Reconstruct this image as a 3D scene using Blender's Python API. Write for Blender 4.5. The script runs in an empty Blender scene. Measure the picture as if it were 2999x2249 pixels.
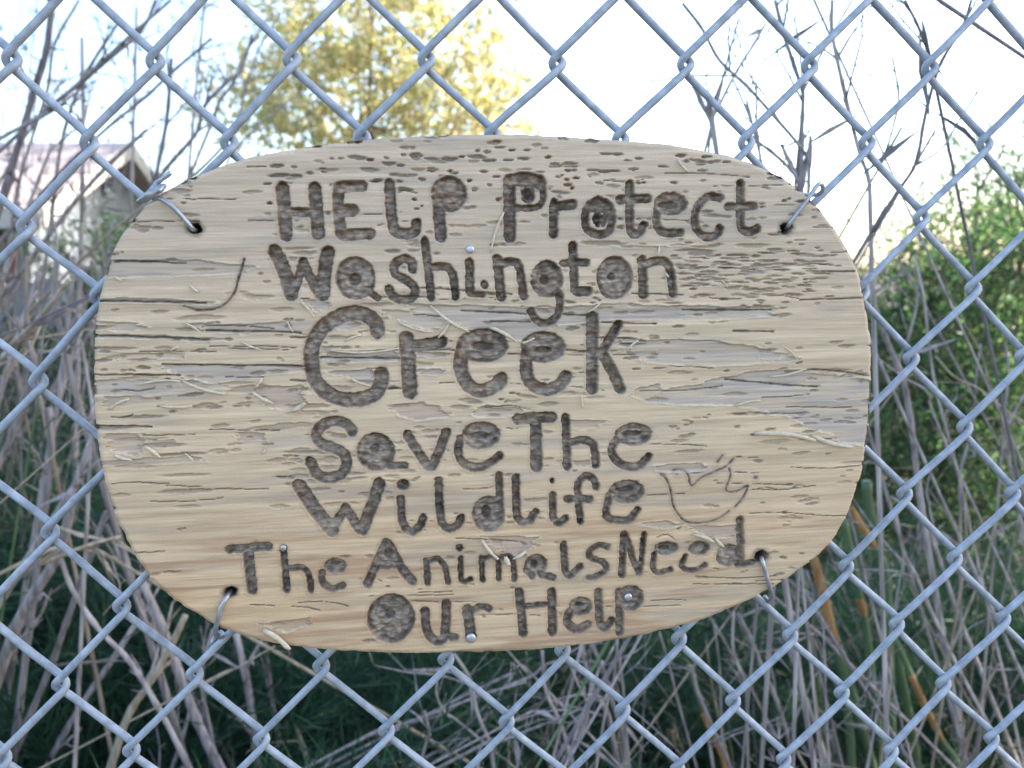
import bpy, math, random
import numpy as np
from mathutils import Vector, Matrix

# ------------------------------------------------------------------ camera
S = bpy.context.scene
RC = np.array([[0.9933865429120435, -0.11372159410144184, -0.015829573471378665],
               [-0.030724917446073655, -0.13044970876730483, -0.9909787348528005],
               [0.11063071819883857, 0.984911301852889, -0.13308107180683848]])   # world -> camera (x right, y down, z forward)
Z0 = 1.40                                           # height of the fence's reference row of knuckles
CAM = np.array([0.19785070123752763, -0.4464095318985002, -0.11046061648299976 + Z0])
FPX, CX, CY = 2400.0, 1499.5, 1124.5
cd = bpy.data.cameras.new('camera'); cam = bpy.data.objects.new('camera', cd)
S.collection.objects.link(cam); S.camera = cam
cd.sensor_width = 36.0; cd.lens = 36.0 * FPX / 2999.0
cd.clip_start = 0.02; cd.clip_end = 3000
cd.dof.use_dof = True; cd.dof.focus_distance = 0.425; cd.dof.aperture_fstop = 11.0
Rm = Matrix([list(RC[0]), list(-RC[1]), list(-RC[2])]).transposed().to_4x4()
Rm.translation = Vector(CAM); cam.matrix_world = Rm

# ------------------------------------------------------------------ light
SUN_AZ, SUN_EL = math.radians(80), math.radians(36)  # azimuth from +Y (behind the fence) towards +X
w = bpy.data.worlds.new('World'); S.world = w; w.use_nodes = True
nt = w.node_tree; bg = nt.nodes['Background']; sky = nt.nodes.new('ShaderNodeTexSky')
sky.sky_type = 'NISHITA'; sky.sun_disc = False
sky.sun_elevation = SUN_EL; sky.sun_rotation = SUN_AZ
sky.air_density = 1.0; sky.dust_density = 1.8; sky.ozone_density = 0.8
nt.links.new(sky.outputs[0], bg.inputs[0]); bg.inputs[1].default_value = 0.15
sl = bpy.data.lights.new('sun', 'SUN'); sun = bpy.data.objects.new('sun', sl); S.collection.objects.link(sun)
sl.energy = 4.0; sl.angle = math.radians(0.53); sl.color = (1.0, 0.93, 0.82)
sdir = Vector((math.sin(SUN_AZ) * math.cos(SUN_EL), math.cos(SUN_AZ) * math.cos(SUN_EL), math.sin(SUN_EL)))
sun.rotation_euler = sdir.to_track_quat('Z', 'Y').to_euler()
vs = S.view_settings; vs.view_transform = 'Standard'; vs.look = 'None'; vs.gamma = 1.0
vs.use_curve_mapping = False; vs.exposure = 2.0
S.render.resolution_x = 1024; S.render.resolution_y = 768

# ------------------------------------------------------------------ helpers
col = S.collection
def at(u, v, y):
    """photo pixel (2999 x 2249) -> point on the plane Y = y"""
    d = RC.T @ np.array([(u - CX) / FPX, (v - CY) / FPX, 1.0])
    return CAM + d * ((y - CAM[1]) / d[1])
def pxm(y): return (y - CAM[1]) / FPX               # metres per photo pixel at depth y (about)

class MB:
    def __init__(s): s.v = []; s.f = []; s.n = 0
    def add(s, v, f):
        v = np.asarray(v, float); s.v.append(v)
        s.f.extend([tuple(i + s.n for i in q) for q in f]); s.n += len(v)
    def quads(s, v):                                 # v: (N,4,3)
        v = np.asarray(v, float); n = len(v)
        s.v.append(v.reshape(-1, 3)); b = s.n + 4 * np.arange(n)
        s.f.extend(np.stack([b, b + 1, b + 2, b + 3], 1).tolist()); s.n += 4 * n
    def box(s, a, b):
        x0, y0, z0 = a; x1, y1, z1 = b
        s.add([(x0,y0,z0),(x1,y0,z0),(x1,y1,z0),(x0,y1,z0),(x0,y0,z1),(x1,y0,z1),(x1,y1,z1),(x0,y1,z1)],
              [(0,3,2,1),(4,5,6,7),(0,1,5,4),(1,2,6,5),(2,3,7,6),(3,0,4,7)])
    def tube(s, P, R, n=6, cap=True):
        P = np.asarray(P, float); m = len(P); R = np.broadcast_to(np.asarray(R, float), (m,))
        T = np.gradient(P, axis=0); T /= np.linalg.norm(T, axis=1)[:, None] + 1e-12
        ref = np.array([0.0, 1.0, 0.0]) if abs(T[:, 1]).max() < 0.95 else np.array([1.0, 0.13, 0.21])
        U = np.cross(T, ref); U /= np.linalg.norm(U, axis=1)[:, None] + 1e-12
        V = np.cross(T, U); a = np.arange(n) * 2 * np.pi / n
        ring = P[:, None] + R[:, None, None] * (np.cos(a)[None, :, None] * U[:, None] + np.sin(a)[None, :, None] * V[:, None])
        f = []
        for i in range(m - 1):
            for k in range(n):
                k2 = (k + 1) % n
                f.append((i*n+k, i*n+k2, (i+1)*n+k2, (i+1)*n+k))
        if cap: f.append(tuple(range(n))[::-1]); f.append(tuple((m-1)*n + k for k in range(n)))
        s.add(ring.reshape(-1, 3), f)
    def mesh(s, name, mat, smooth=True):
        me = bpy.data.meshes.new(name)
        v = np.concatenate(s.v) if s.v else np.zeros((0, 3))
        me.from_pydata(v.tolist(), [], s.f)
        if smooth: me.polygons.foreach_set('use_smooth', [True] * len(me.polygons))
        me.materials.append(mat); return me
    def build(s, name, mat, parent=None, smooth=True):
        o = bpy.data.objects.new(name, s.mesh(name, mat, smooth)); col.objects.link(o)
        if parent: o.parent = parent
        return o
def empty(name, loc=(0, 0, 0)):
    o = bpy.data.objects.new(name, None); o.location = loc; o.empty_display_size = 0.05; col.objects.link(o); return o
def tag(o, label=None, cat=None, group=None, kind=None):
    if label: o['label'] = label
    if cat: o['category'] = cat
    if group: o['group'] = group
    if kind: o['kind'] = kind
    return o
def spline(P, k=6):
    P = np.asarray(P, float)
    if len(P) < 3: return np.array([P[0] + (P[-1] - P[0]) * t for t in np.linspace(0, 1, k + 1)])
    Q = np.vstack([2 * P[0] - P[1], P, 2 * P[-1] - P[-2]]); out = []
    for i in range(1, len(Q) - 2):
        for t in np.linspace(0, 1, k, endpoint=False):
            a, b, c, d = Q[i-1], Q[i], Q[i+1], Q[i+2]
            out.append(0.5 * ((2*b) + (c-a)*t + (2*a-5*b+4*c-d)*t*t + (-a+3*b-3*c+d)*t**3))
    out.append(P[-1]); return np.array(out)

def hash2(i, j, seed):
    h = (i.astype(np.int64) * 374761393 + j.astype(np.int64) * 668265263 + seed * 1274126177) & 0xFFFFFFFF
    h = ((h ^ (h >> 13)) * 1274126177) & 0xFFFFFFFF
    return ((h ^ (h >> 16)) & 0xFFFFFF) / float(0xFFFFFF)
def vnoise(x, y, seed=0):
    i = np.floor(x); j = np.floor(y); fx = x - i; fy = y - j
    fx = fx*fx*(3-2*fx); fy = fy*fy*(3-2*fy)
    a = hash2(i, j, seed); b = hash2(i+1, j, seed); c = hash2(i, j+1, seed); d = hash2(i+1, j+1, seed)
    return (a*(1-fx)+b*fx)*(1-fy) + (c*(1-fx)+d*fx)*fy
def fbm(x, y, seed=0, o=3):
    r = 0; am = 0.5; t = 0
    for k in range(o):
        r = r + am * vnoise(x * 2**k, y * 2**k, seed + 17*k); t += am; am *= 0.5
    return r / t
def sstep(a, b, x):
    t = np.clip((x - a) / (b - a), 0, 1); return t*t*(3-2*t)

# ------------------------------------------------------------------ materials
def mat(name):
    m = bpy.data.materials.new(name); m.use_nodes = True
    n = m.node_tree.nodes; return m, n, m.node_tree.links, n['Principled BSDF']
def ramp(n, stops):
    r = n.new('ShaderNodeValToRGB'); e = r.color_ramp.elements
    while len(e) > len(stops): e.remove(e[-1])
    while len(e) < len(stops): e.new(0.5)
    for k, (p, c) in enumerate(stops): e[k].position = p; e[k].color = (*c, 1)
    return r
def noise_mat(name, c1, c2, scale=(20, 20, 20), rough=0.8, bump=0.2, nscale=1.0, metal=0.0, objvar=0.0, dist=0.002, spec=0.3):
    m, n, l, b = mat(name)
    tc = n.new('ShaderNodeTexCoord'); mp = n.new('ShaderNodeMapping'); mp.inputs['Scale'].default_value = scale
    l.new(tc.outputs['Object'], mp.inputs[0])
    nz = n.new('ShaderNodeTexNoise'); nz.inputs['Scale'].default_value = nscale; nz.inputs['Detail'].default_value = 5
    l.new(mp.outputs[0], nz.inputs[0])
    r = ramp(n, [(0.3, c1), (0.72, c2)]); l.new(nz.outputs[0], r.inputs[0])
    out = r.outputs[0]
    if objvar:
        oi = n.new('ShaderNodeObjectInfo'); hv = n.new('ShaderNodeHueSaturation')
        mr = n.new('ShaderNodeMapRange'); mr.inputs[3].default_value = 1 - objvar; mr.inputs[4].default_value = 1 + objvar
        l.new(oi.outputs['Random'], mr.inputs[0]); l.new(mr.outputs[0], hv.inputs['Value']); l.new(out, hv.inputs['Color']); out = hv.outputs[0]
    l.new(out, b.inputs['Base Color'])
    b.inputs['Roughness'].default_value = rough; b.inputs['Metallic'].default_value = metal
    b.inputs['Specular IOR Level'].default_value = spec
    if bump:
        bp = n.new('ShaderNodeBump'); bp.inputs['Strength'].default_value = bump; bp.inputs['Distance'].default_value = dist
        l.new(nz.outputs[0], bp.inputs['Height']); l.new(bp.outputs[0], b.inputs['Normal'])
    return m
def leaf_mat(name, cols, trans=0.45):
    m, n, l, b = mat(name)
    g = n.new('ShaderNodeNewGeometry')
    k = len(cols) - 1; r = ramp(n, [(i / k, c) for i, c in enumerate(cols)])
    l.new(g.outputs['Random Per Island'], r.inputs[0]); l.new(r.outputs[0], b.inputs['Base Color'])
    b.inputs['Roughness'].default_value = 0.5; b.inputs['Specular IOR Level'].default_value = 0.35
    t = n.new('ShaderNodeBsdfTranslucent'); hv = n.new('ShaderNodeHueSaturation')
    hv.inputs['Saturation'].default_value = 1.15; hv.inputs['Value'].default_value = 1.7
    l.new(r.outputs[0], hv.inputs['Color']); l.new(hv.outputs[0], t.inputs[0])
    mx = n.new('ShaderNodeMixShader'); mx.inputs[0].default_value = trans
    l.new(b.outputs[0], mx.inputs[1]); l.new(t.outputs[0], mx.inputs[2])
    l.new(mx.outputs[0], n['Material Output'].inputs[0]); return m

def board_mat():
    m, n, l, b = mat('weathered_board')
    at_ = n.new('ShaderNodeAttribute'); at_.attribute_name = 'Col'
    tc = n.new('ShaderNodeTexCoord'); mp = n.new('ShaderNodeMapping'); mp.inputs['Scale'].default_value = (40, 40, 900)
    l.new(tc.outputs['Object'], mp.inputs[0])
    nz = n.new('ShaderNodeTexNoise'); nz.inputs['Scale'].default_value = 1.0; nz.inputs['Detail'].default_value = 6; nz.inputs['Roughness'].default_value = 0.65
    l.new(mp.outputs[0], nz.inputs[0])
    mr = n.new('ShaderNodeMapRange'); mr.inputs[1].default_value = 0.25; mr.inputs[2].default_value = 0.75; mr.inputs[3].default_value = 0.8; mr.inputs[4].default_value = 1.14
    l.new(nz.outputs[0], mr.inputs[0])
    mx = n.new('ShaderNodeMix'); mx.data_type = 'RGBA'; mx.blend_type = 'MULTIPLY'; mx.inputs[0].default_value = 1
    l.new(at_.outputs['Color'], mx.inputs[6]); l.new(mr.outputs[0], mx.inputs[7]); l.new(mx.outputs[2], b.inputs['Base Color'])
    b.inputs['Roughness'].default_value = 0.72; b.inputs['Specular IOR Level'].default_value = 0.25
    n2 = n.new('ShaderNodeTexNoise'); n2.inputs['Scale'].default_value = 1500; n2.inputs['Detail'].default_value = 3
    l.new(tc.outputs['Object'], n2.inputs[0])
    ad = n.new('ShaderNodeMath'); ad.operation = 'ADD'; l.new(nz.outputs[0], ad.inputs[0]); l.new(n2.outputs[0], ad.inputs[1])
    bp = n.new('ShaderNodeBump'); bp.inputs['Strength'].default_value = 0.35; bp.inputs['Distance'].default_value = 0.0005
    l.new(ad.outputs[0], bp.inputs['Height']); l.new(bp.outputs[0], b.inputs['Normal'])
    return m

M = {}
M['board'] = board_mat()
M['splinter'] = noise_mat('pale_splinter_wood', (0.50, 0.41, 0.28), (0.68, 0.58, 0.43), (300, 300, 900), 0.7, 0.3, 1, dist=0.0004)
M['wire'] = noise_mat('galvanised_wire', (0.25, 0.28, 0.325), (0.45, 0.485, 0.54), (150, 150, 150), 0.6, 0.15, 1, metal=0.25, dist=0.0004, spec=0.5)
M['tie'] = noise_mat('tie_wire_steel', (0.30, 0.31, 0.33), (0.48, 0.49, 0.5), (300, 300, 300), 0.4, 0.3, 1, metal=0.6, dist=0.0003, spec=0.5)
M['nail'] = noise_mat('bright_nail_head', (0.42, 0.43, 0.44), (0.66, 0.66, 0.67), (500, 500, 500), 0.42, 0.5, 1, metal=0.8, dist=0.0003)
M['stalk'] = noise_mat('dry_grey_stalk', (0.17, 0.14, 0.135), (0.50, 0.44, 0.42), (130, 130, 9), 0.9, 0.8, 1, objvar=0.28, dist=0.002)
M['stalk_tan'] = noise_mat('dry_tan_stalk', (0.24, 0.18, 0.12), (0.50, 0.42, 0.32), (130, 130, 9), 0.9, 0.8, 1, objvar=0.2, dist=0.002)
M['stalk_dark'] = noise_mat('weathered_dark_stalk', (0.13, 0.11, 0.115), (0.30, 0.26, 0.265), (90, 90, 14), 0.85, 0.5, 1, objvar=0.2, dist=0.002)
M['cane'] = noise_mat('green_cane', (0.07, 0.12, 0.055), (0.13, 0.19, 0.09), (60, 60, 10), 0.5, 0.2, 1, objvar=0.2)
M['orange'] = noise_mat('orange_cane', (0.22, 0.11, 0.04), (0.45, 0.25, 0.10), (120, 120, 16), 0.75, 0.2, 1, objvar=0.1)
M['fennel'] = leaf_mat('fennel_threads', [(0.014, 0.046, 0.030), (0.024, 0.066, 0.036), (0.042, 0.092, 0.040)], 0.25)
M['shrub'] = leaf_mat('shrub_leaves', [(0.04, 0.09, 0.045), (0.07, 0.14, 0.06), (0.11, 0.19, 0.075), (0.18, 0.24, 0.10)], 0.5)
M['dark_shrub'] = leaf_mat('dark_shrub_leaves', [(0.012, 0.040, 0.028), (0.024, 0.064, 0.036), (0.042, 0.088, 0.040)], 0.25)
M['tree'] = leaf_mat('tree_leaves', [(0.25, 0.29, 0.15), (0.42, 0.42, 0.21), (0.52, 0.47, 0.24), (0.49, 0.39, 0.27), (0.31, 0.37, 0.19)], 0.6)
M['weed'] = leaf_mat('weed_leaves', [(0.04, 0.10, 0.03), (0.07, 0.15, 0.045), (0.11, 0.19, 0.05)], 0.35)
M['grass'] = leaf_mat('grass_blades', [(0.016, 0.046, 0.026), (0.034, 0.076, 0.032), (0.12, 0.10, 0.06)], 0.25)
M['bark'] = noise_mat('tree_bark', (0.10, 0.08, 0.06), (0.22, 0.18, 0.14), (12, 12, 3), 0.9, 0.6, 1, dist=0.02)
M['ground'] = noise_mat('soil_and_litter', (0.022, 0.02, 0.015), (0.06, 0.052, 0.038), (3, 3, 3), 0.95, 0.5, 2, dist=0.03)
M['path'] = noise_mat('asphalt_path', (0.04, 0.04, 0.042), (0.075, 0.075, 0.075), (20, 20, 20), 0.95, 0.5, 2, dist=0.01)
M['roof'] = noise_mat('pale_roof', (0.33, 0.275, 0.265), (0.41, 0.35, 0.335), (1.5, 1.5, 8), 0.9, 0.2, 1, dist=0.01)
M['house'] = noise_mat('grey_house_wall', (0.15, 0.17, 0.19), (0.19, 0.21, 0.23), (2, 2, 2), 0.85, 0.15, 1, dist=0.01)
M['trim'] = noise_mat('trim_paint', (0.36, 0.34, 0.31), (0.44, 0.42, 0.38), (6, 6, 6), 0.6, 0.1, 1)
M['glass'] = noise_mat('window_glass', (0.03, 0.035, 0.04), (0.05, 0.055, 0.06), (2, 2, 2), 0.08, 0, 1, spec=0.6)
M['brick_red'] = noise_mat('red_brown_door', (0.13, 0.05, 0.035), (0.19, 0.075, 0.05), (5, 5, 5), 0.7, 0.2, 1)
M['fence_wood'] = noise_mat('grey_fence_board', (0.13, 0.125, 0.13), (0.26, 0.25, 0.25), (30, 30, 3), 0.9, 0.5, 1, objvar=0.25, dist=0.004)

# ------------------------------------------------------------------ ground
g = MB(); rng = np.random.default_rng(4)
xs = np.concatenate([[-1500, -200, -40], np.linspace(-12, 12, 61), [40, 200, 1500]])
ys = np.concatenate([[-1500, -200, -40], np.linspace(-8, 22, 76), [60, 200, 1500]])
X, Y = np.meshgrid(xs, ys); Zg = (fbm(X*0.9+50, Y*0.9+50, 3) - 0.5) * 0.10
Zg[(np.abs(X) > 13) | (np.abs(Y) > 23)] = 0; Zg[Y < 0.15] *= 0.12
nx, ny = len(xs), len(ys)
g.add(np.stack([X, Y, Zg - 0.02], -1).reshape(-1, 3), [(j*nx+i, j*nx+i+1, (j+1)*nx+i+1, (j+1)*nx+i) for j in range(ny-1) for i in range(nx-1)])
tag(g.build('ground', M['ground']), kind='structure')
g = MB(); g.add([(-30, -3.2, 0.016), (30, -3.2, 0.016), (30, -0.25, 0.016), (-30, -0.25, 0.016)], [(0, 1, 2, 3)])
tag(g.build('path', M['path']), kind='structure')

# ------------------------------------------------------------------ chain-link fence
HA, HB = 0.0345, 0.04086101                          # half cell width / height of the mesh
RES = [(0,0,3.6,-3.0),(2,0,1.8,-2.8),(4,0,-0.6,-0.5),(6,0,-1.0,0.3),(8,0,-1.4,-1.2),(10,0,-0.2,0),(12,0,1.0,0.4),(14,0,3.3,0.6),(1,1,1.6,-1.9),(3,1,1.0,-1.0),(5,1,-1.3,2.2),(7,1,-2.0,4.3),(9,1,-2.0,2.0),(11,1,-0.1,0.2),(13,1,1.8,0.7),(15,1,4.9,0.5),(0,2,3.2,-2.9),(14,2,2.3,-0.2),(13,3,2.4,-1.1),(15,3,2.6,0.4),(14,4,-1.0,1.6),(15,5,1.3,0),(14,6,-1.4,2.9),(16,6,-0.4,-1.4),(1,3,-0.2,4.9),(0,4,1.4,0.9),(0,6,-0.1,2.7),(1,7,-2.2,-0.5),(0,8,-2.5,-2.4),(2,8,-0.6,-1.4),(4,8,-0.9,-1.0),(1,9,-3.7,-3.2),(3,9,-1.7,-1.9),(6,8,0.5,-2.4),(8,8,-1.2,-1.5),(5,9,-0.5,-2.1),(7,9,0.2,-2.1),(9,9,0.8,0),(13,7,-1.4,-0.8),(15,7,-0.6,1.0),(12,8,0,-1.6),(14,8,-1.7,2.8),(16,8,-0.1,1.3),(11,9,-0.3,0.7),(13,9,-0.6,1.4),(15,9,-4.2,2.4),(12,10,-2.9,1.6),(16,10,-3.0,4.2),(10,8,0.2,1.6)]
RES = np.array(RES, float); RX = RES[:, 0]*HA; RZ = Z0 - RES[:, 1]*HB     # uneven, hand-stretched mesh
def sag(x, z):
    d2 = (x[:, None]-RX)**2 + (z[:, None]-RZ)**2
    wt = np.exp(-d2/(2*0.024**2)); s = wt.sum(1) + 0.18
    return (wt*RES[:, 2]).sum(1)/s*1e-3, (wt*RES[:, 3]).sum(1)/s*1e-3
WR = 0.0021; HD = 0.0026
def wire_path(k, n_per, rows):
    """flattened coil: '/' runs in front, '\\' runs behind"""
    ph = []
    base = np.array([0, .035, .07, .11, .17, .25, .33, .39, .43, .465])*1.0
    for q in range(int(rows)):                         # each q = half period
        ph.extend((q + base) if n_per else (q + np.array([0, .06, .14, .5, .86, .94])))
        if n_per: ph.extend(q + np.array([.5, .57, .61, .67, .75, .83, .89, .93, .965]))
    ph = np.array(sorted(set(np.round(ph, 4)))); return ph
def wire_pts(k, fine=True, top=-10, bottom=33):
    j0 = top + ((top + k) % 2)                         # start on a left bend
    ph = wire_path(k, fine, bottom - j0)
    tri = lambda p: np.abs(((p) % 2) - 1)              # 1 at even (left bend), 0 at odd (right bend)
    sm = np.zeros_like(ph); ww = np.array([.5, 1, 1.3, 1, .5]); oo = np.array([-.07, -.035, 0, .035, .07])
    for o_, w_ in zip(oo, ww): sm += w_*tri(ph+o_)
    sm /= ww.sum(); sm = (sm - 0.5)/(sm.max() - 0.5)*0.5 + 0.5
    e = 0.0029
    xc = (k + 0.5)*HA; x = xc - (sm - 0.5)*(HA + 2*e)
    z = Z0 - (j0 + ph)*HB
    s = np.sin(np.pi*ph); y = HD*np.tanh(3.2*s)        # behind after a left bend, in front after a right bend
    return x, y, z
fence = empty('chain_link_fence', (0.25, 0, 0))
tag(fence, 'galvanised chain-link fence that the wooden sign hangs on', 'fence')
shared = {}
for k in range(-34, 58):
    if -4 <= k <= 22:
        x, y, z = wire_pts(k, True); dx, dz = sag(x, z)
        y2 = y + 0.004*(fbm(x*6+9, z*6+3, 11) - 0.5)
        b = MB(); b.tube(np.stack([x+dx-0.25, y2, z+dz], 1), WR, 8)
        o = b.build('wire', M['wire'], fence)
    else:
        p = k % 2
        if p not in shared:
            x, y, z = wire_pts(p, False); b = MB(); b.tube(np.stack([x - p*HA, y, z], 1), WR, 5); shared[p] = b.mesh('wire', M['wire'])
        o = bpy.data.objects.new('wire', shared[p]); col.objects.link(o); o.parent = fence; o.location = (k*HA - 0.25, 0, 0)

# ------------------------------------------------------------------ the carved sign
YF = -0.0225; THK = 0.0165                             # plane of the front face, thickness
CR = {'A': (750, 450, .339059), 'B': (1400, 450, .339059), 'C': (850, 850, .248644), 'D': (1350, 850, .248644), 'E': (850, 1180, .253223),
      'F': (1400, 1180, .384268), 'G': (620, 1540, .361664), 'H': (1400, 1480, .406872), '1': (0, 0, .452080), '2': (1000, 0, .45208), '3': (1999, 0, .45208),
      '4': (0, 750, .45208), '5': (1999, 750, .45208), '6': (0, 1499, .45208), '7': (1000, 1499, .45208), '8': (1999, 1499, .45208), 'Z': (0, 0, 1.0), 'V': (0, 0, 1.355787)}
def PX(c, pts): ox, oy, s = CR[c]; return [(ox + p[0]*s, oy + p[1]*s) for p in pts]
def SG(uv, y=None):
    q = at(uv[0], uv[1], YF if y is None else y); return (q[0], q[2])
def SGs(c, pts): return np.array([SG(p) for p in PX(c, pts)])
MPX = 0.0001772                                        # metres per photo pixel on the face
OUT = [(640,322),(710,310),(780,301),(850,297),(920,294),(1000,291),(1060,290),(1130,291),(1200,294),(1270,298),(1340,303),(1440,312),(1520,325),(1600,344),(1680,378),(1740,420),(1790,475),(1830,535),(1855,590),(1872,660),(1882,740),(1884,820),(1880,900),(1873,960),(1865,1010),(1850,1060),(1828,1120),(1800,1165),(1770,1200),(1730,1230),(1690,1258),(1640,1285),(1580,1315),(1500,1345),(1400,1370),(1300,1388),(1200,1400),(1100,1408),(1000,1411),(900,1412),(800,1410),(700,1404),(620,1395),(560,1383),(500,1365),(460,1348),(420,1325),(380,1298),(340,1265),(310,1230),(280,1180),(255,1130),(237,1080),(222,1020),(212,960),(205,900),(202,820),(203,740),(208,690),(215,640),(230,580),(255,520),(290,470),(330,430),(390,395),(450,368),(520,345),(580,332)]
outl = SGs('V', OUT); outl = spline(np.vstack([outl, outl[:1]]), 12)[:-1]
_c = outl.mean(0); outl = outl + (outl-_c)/np.linalg.norm(outl-_c, axis=1)[:, None]*(0.0011*(fbm(outl[:, 0]/0.0045, outl[:, 1]/0.0025, 15, 3)-0.5))[:, None]
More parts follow.
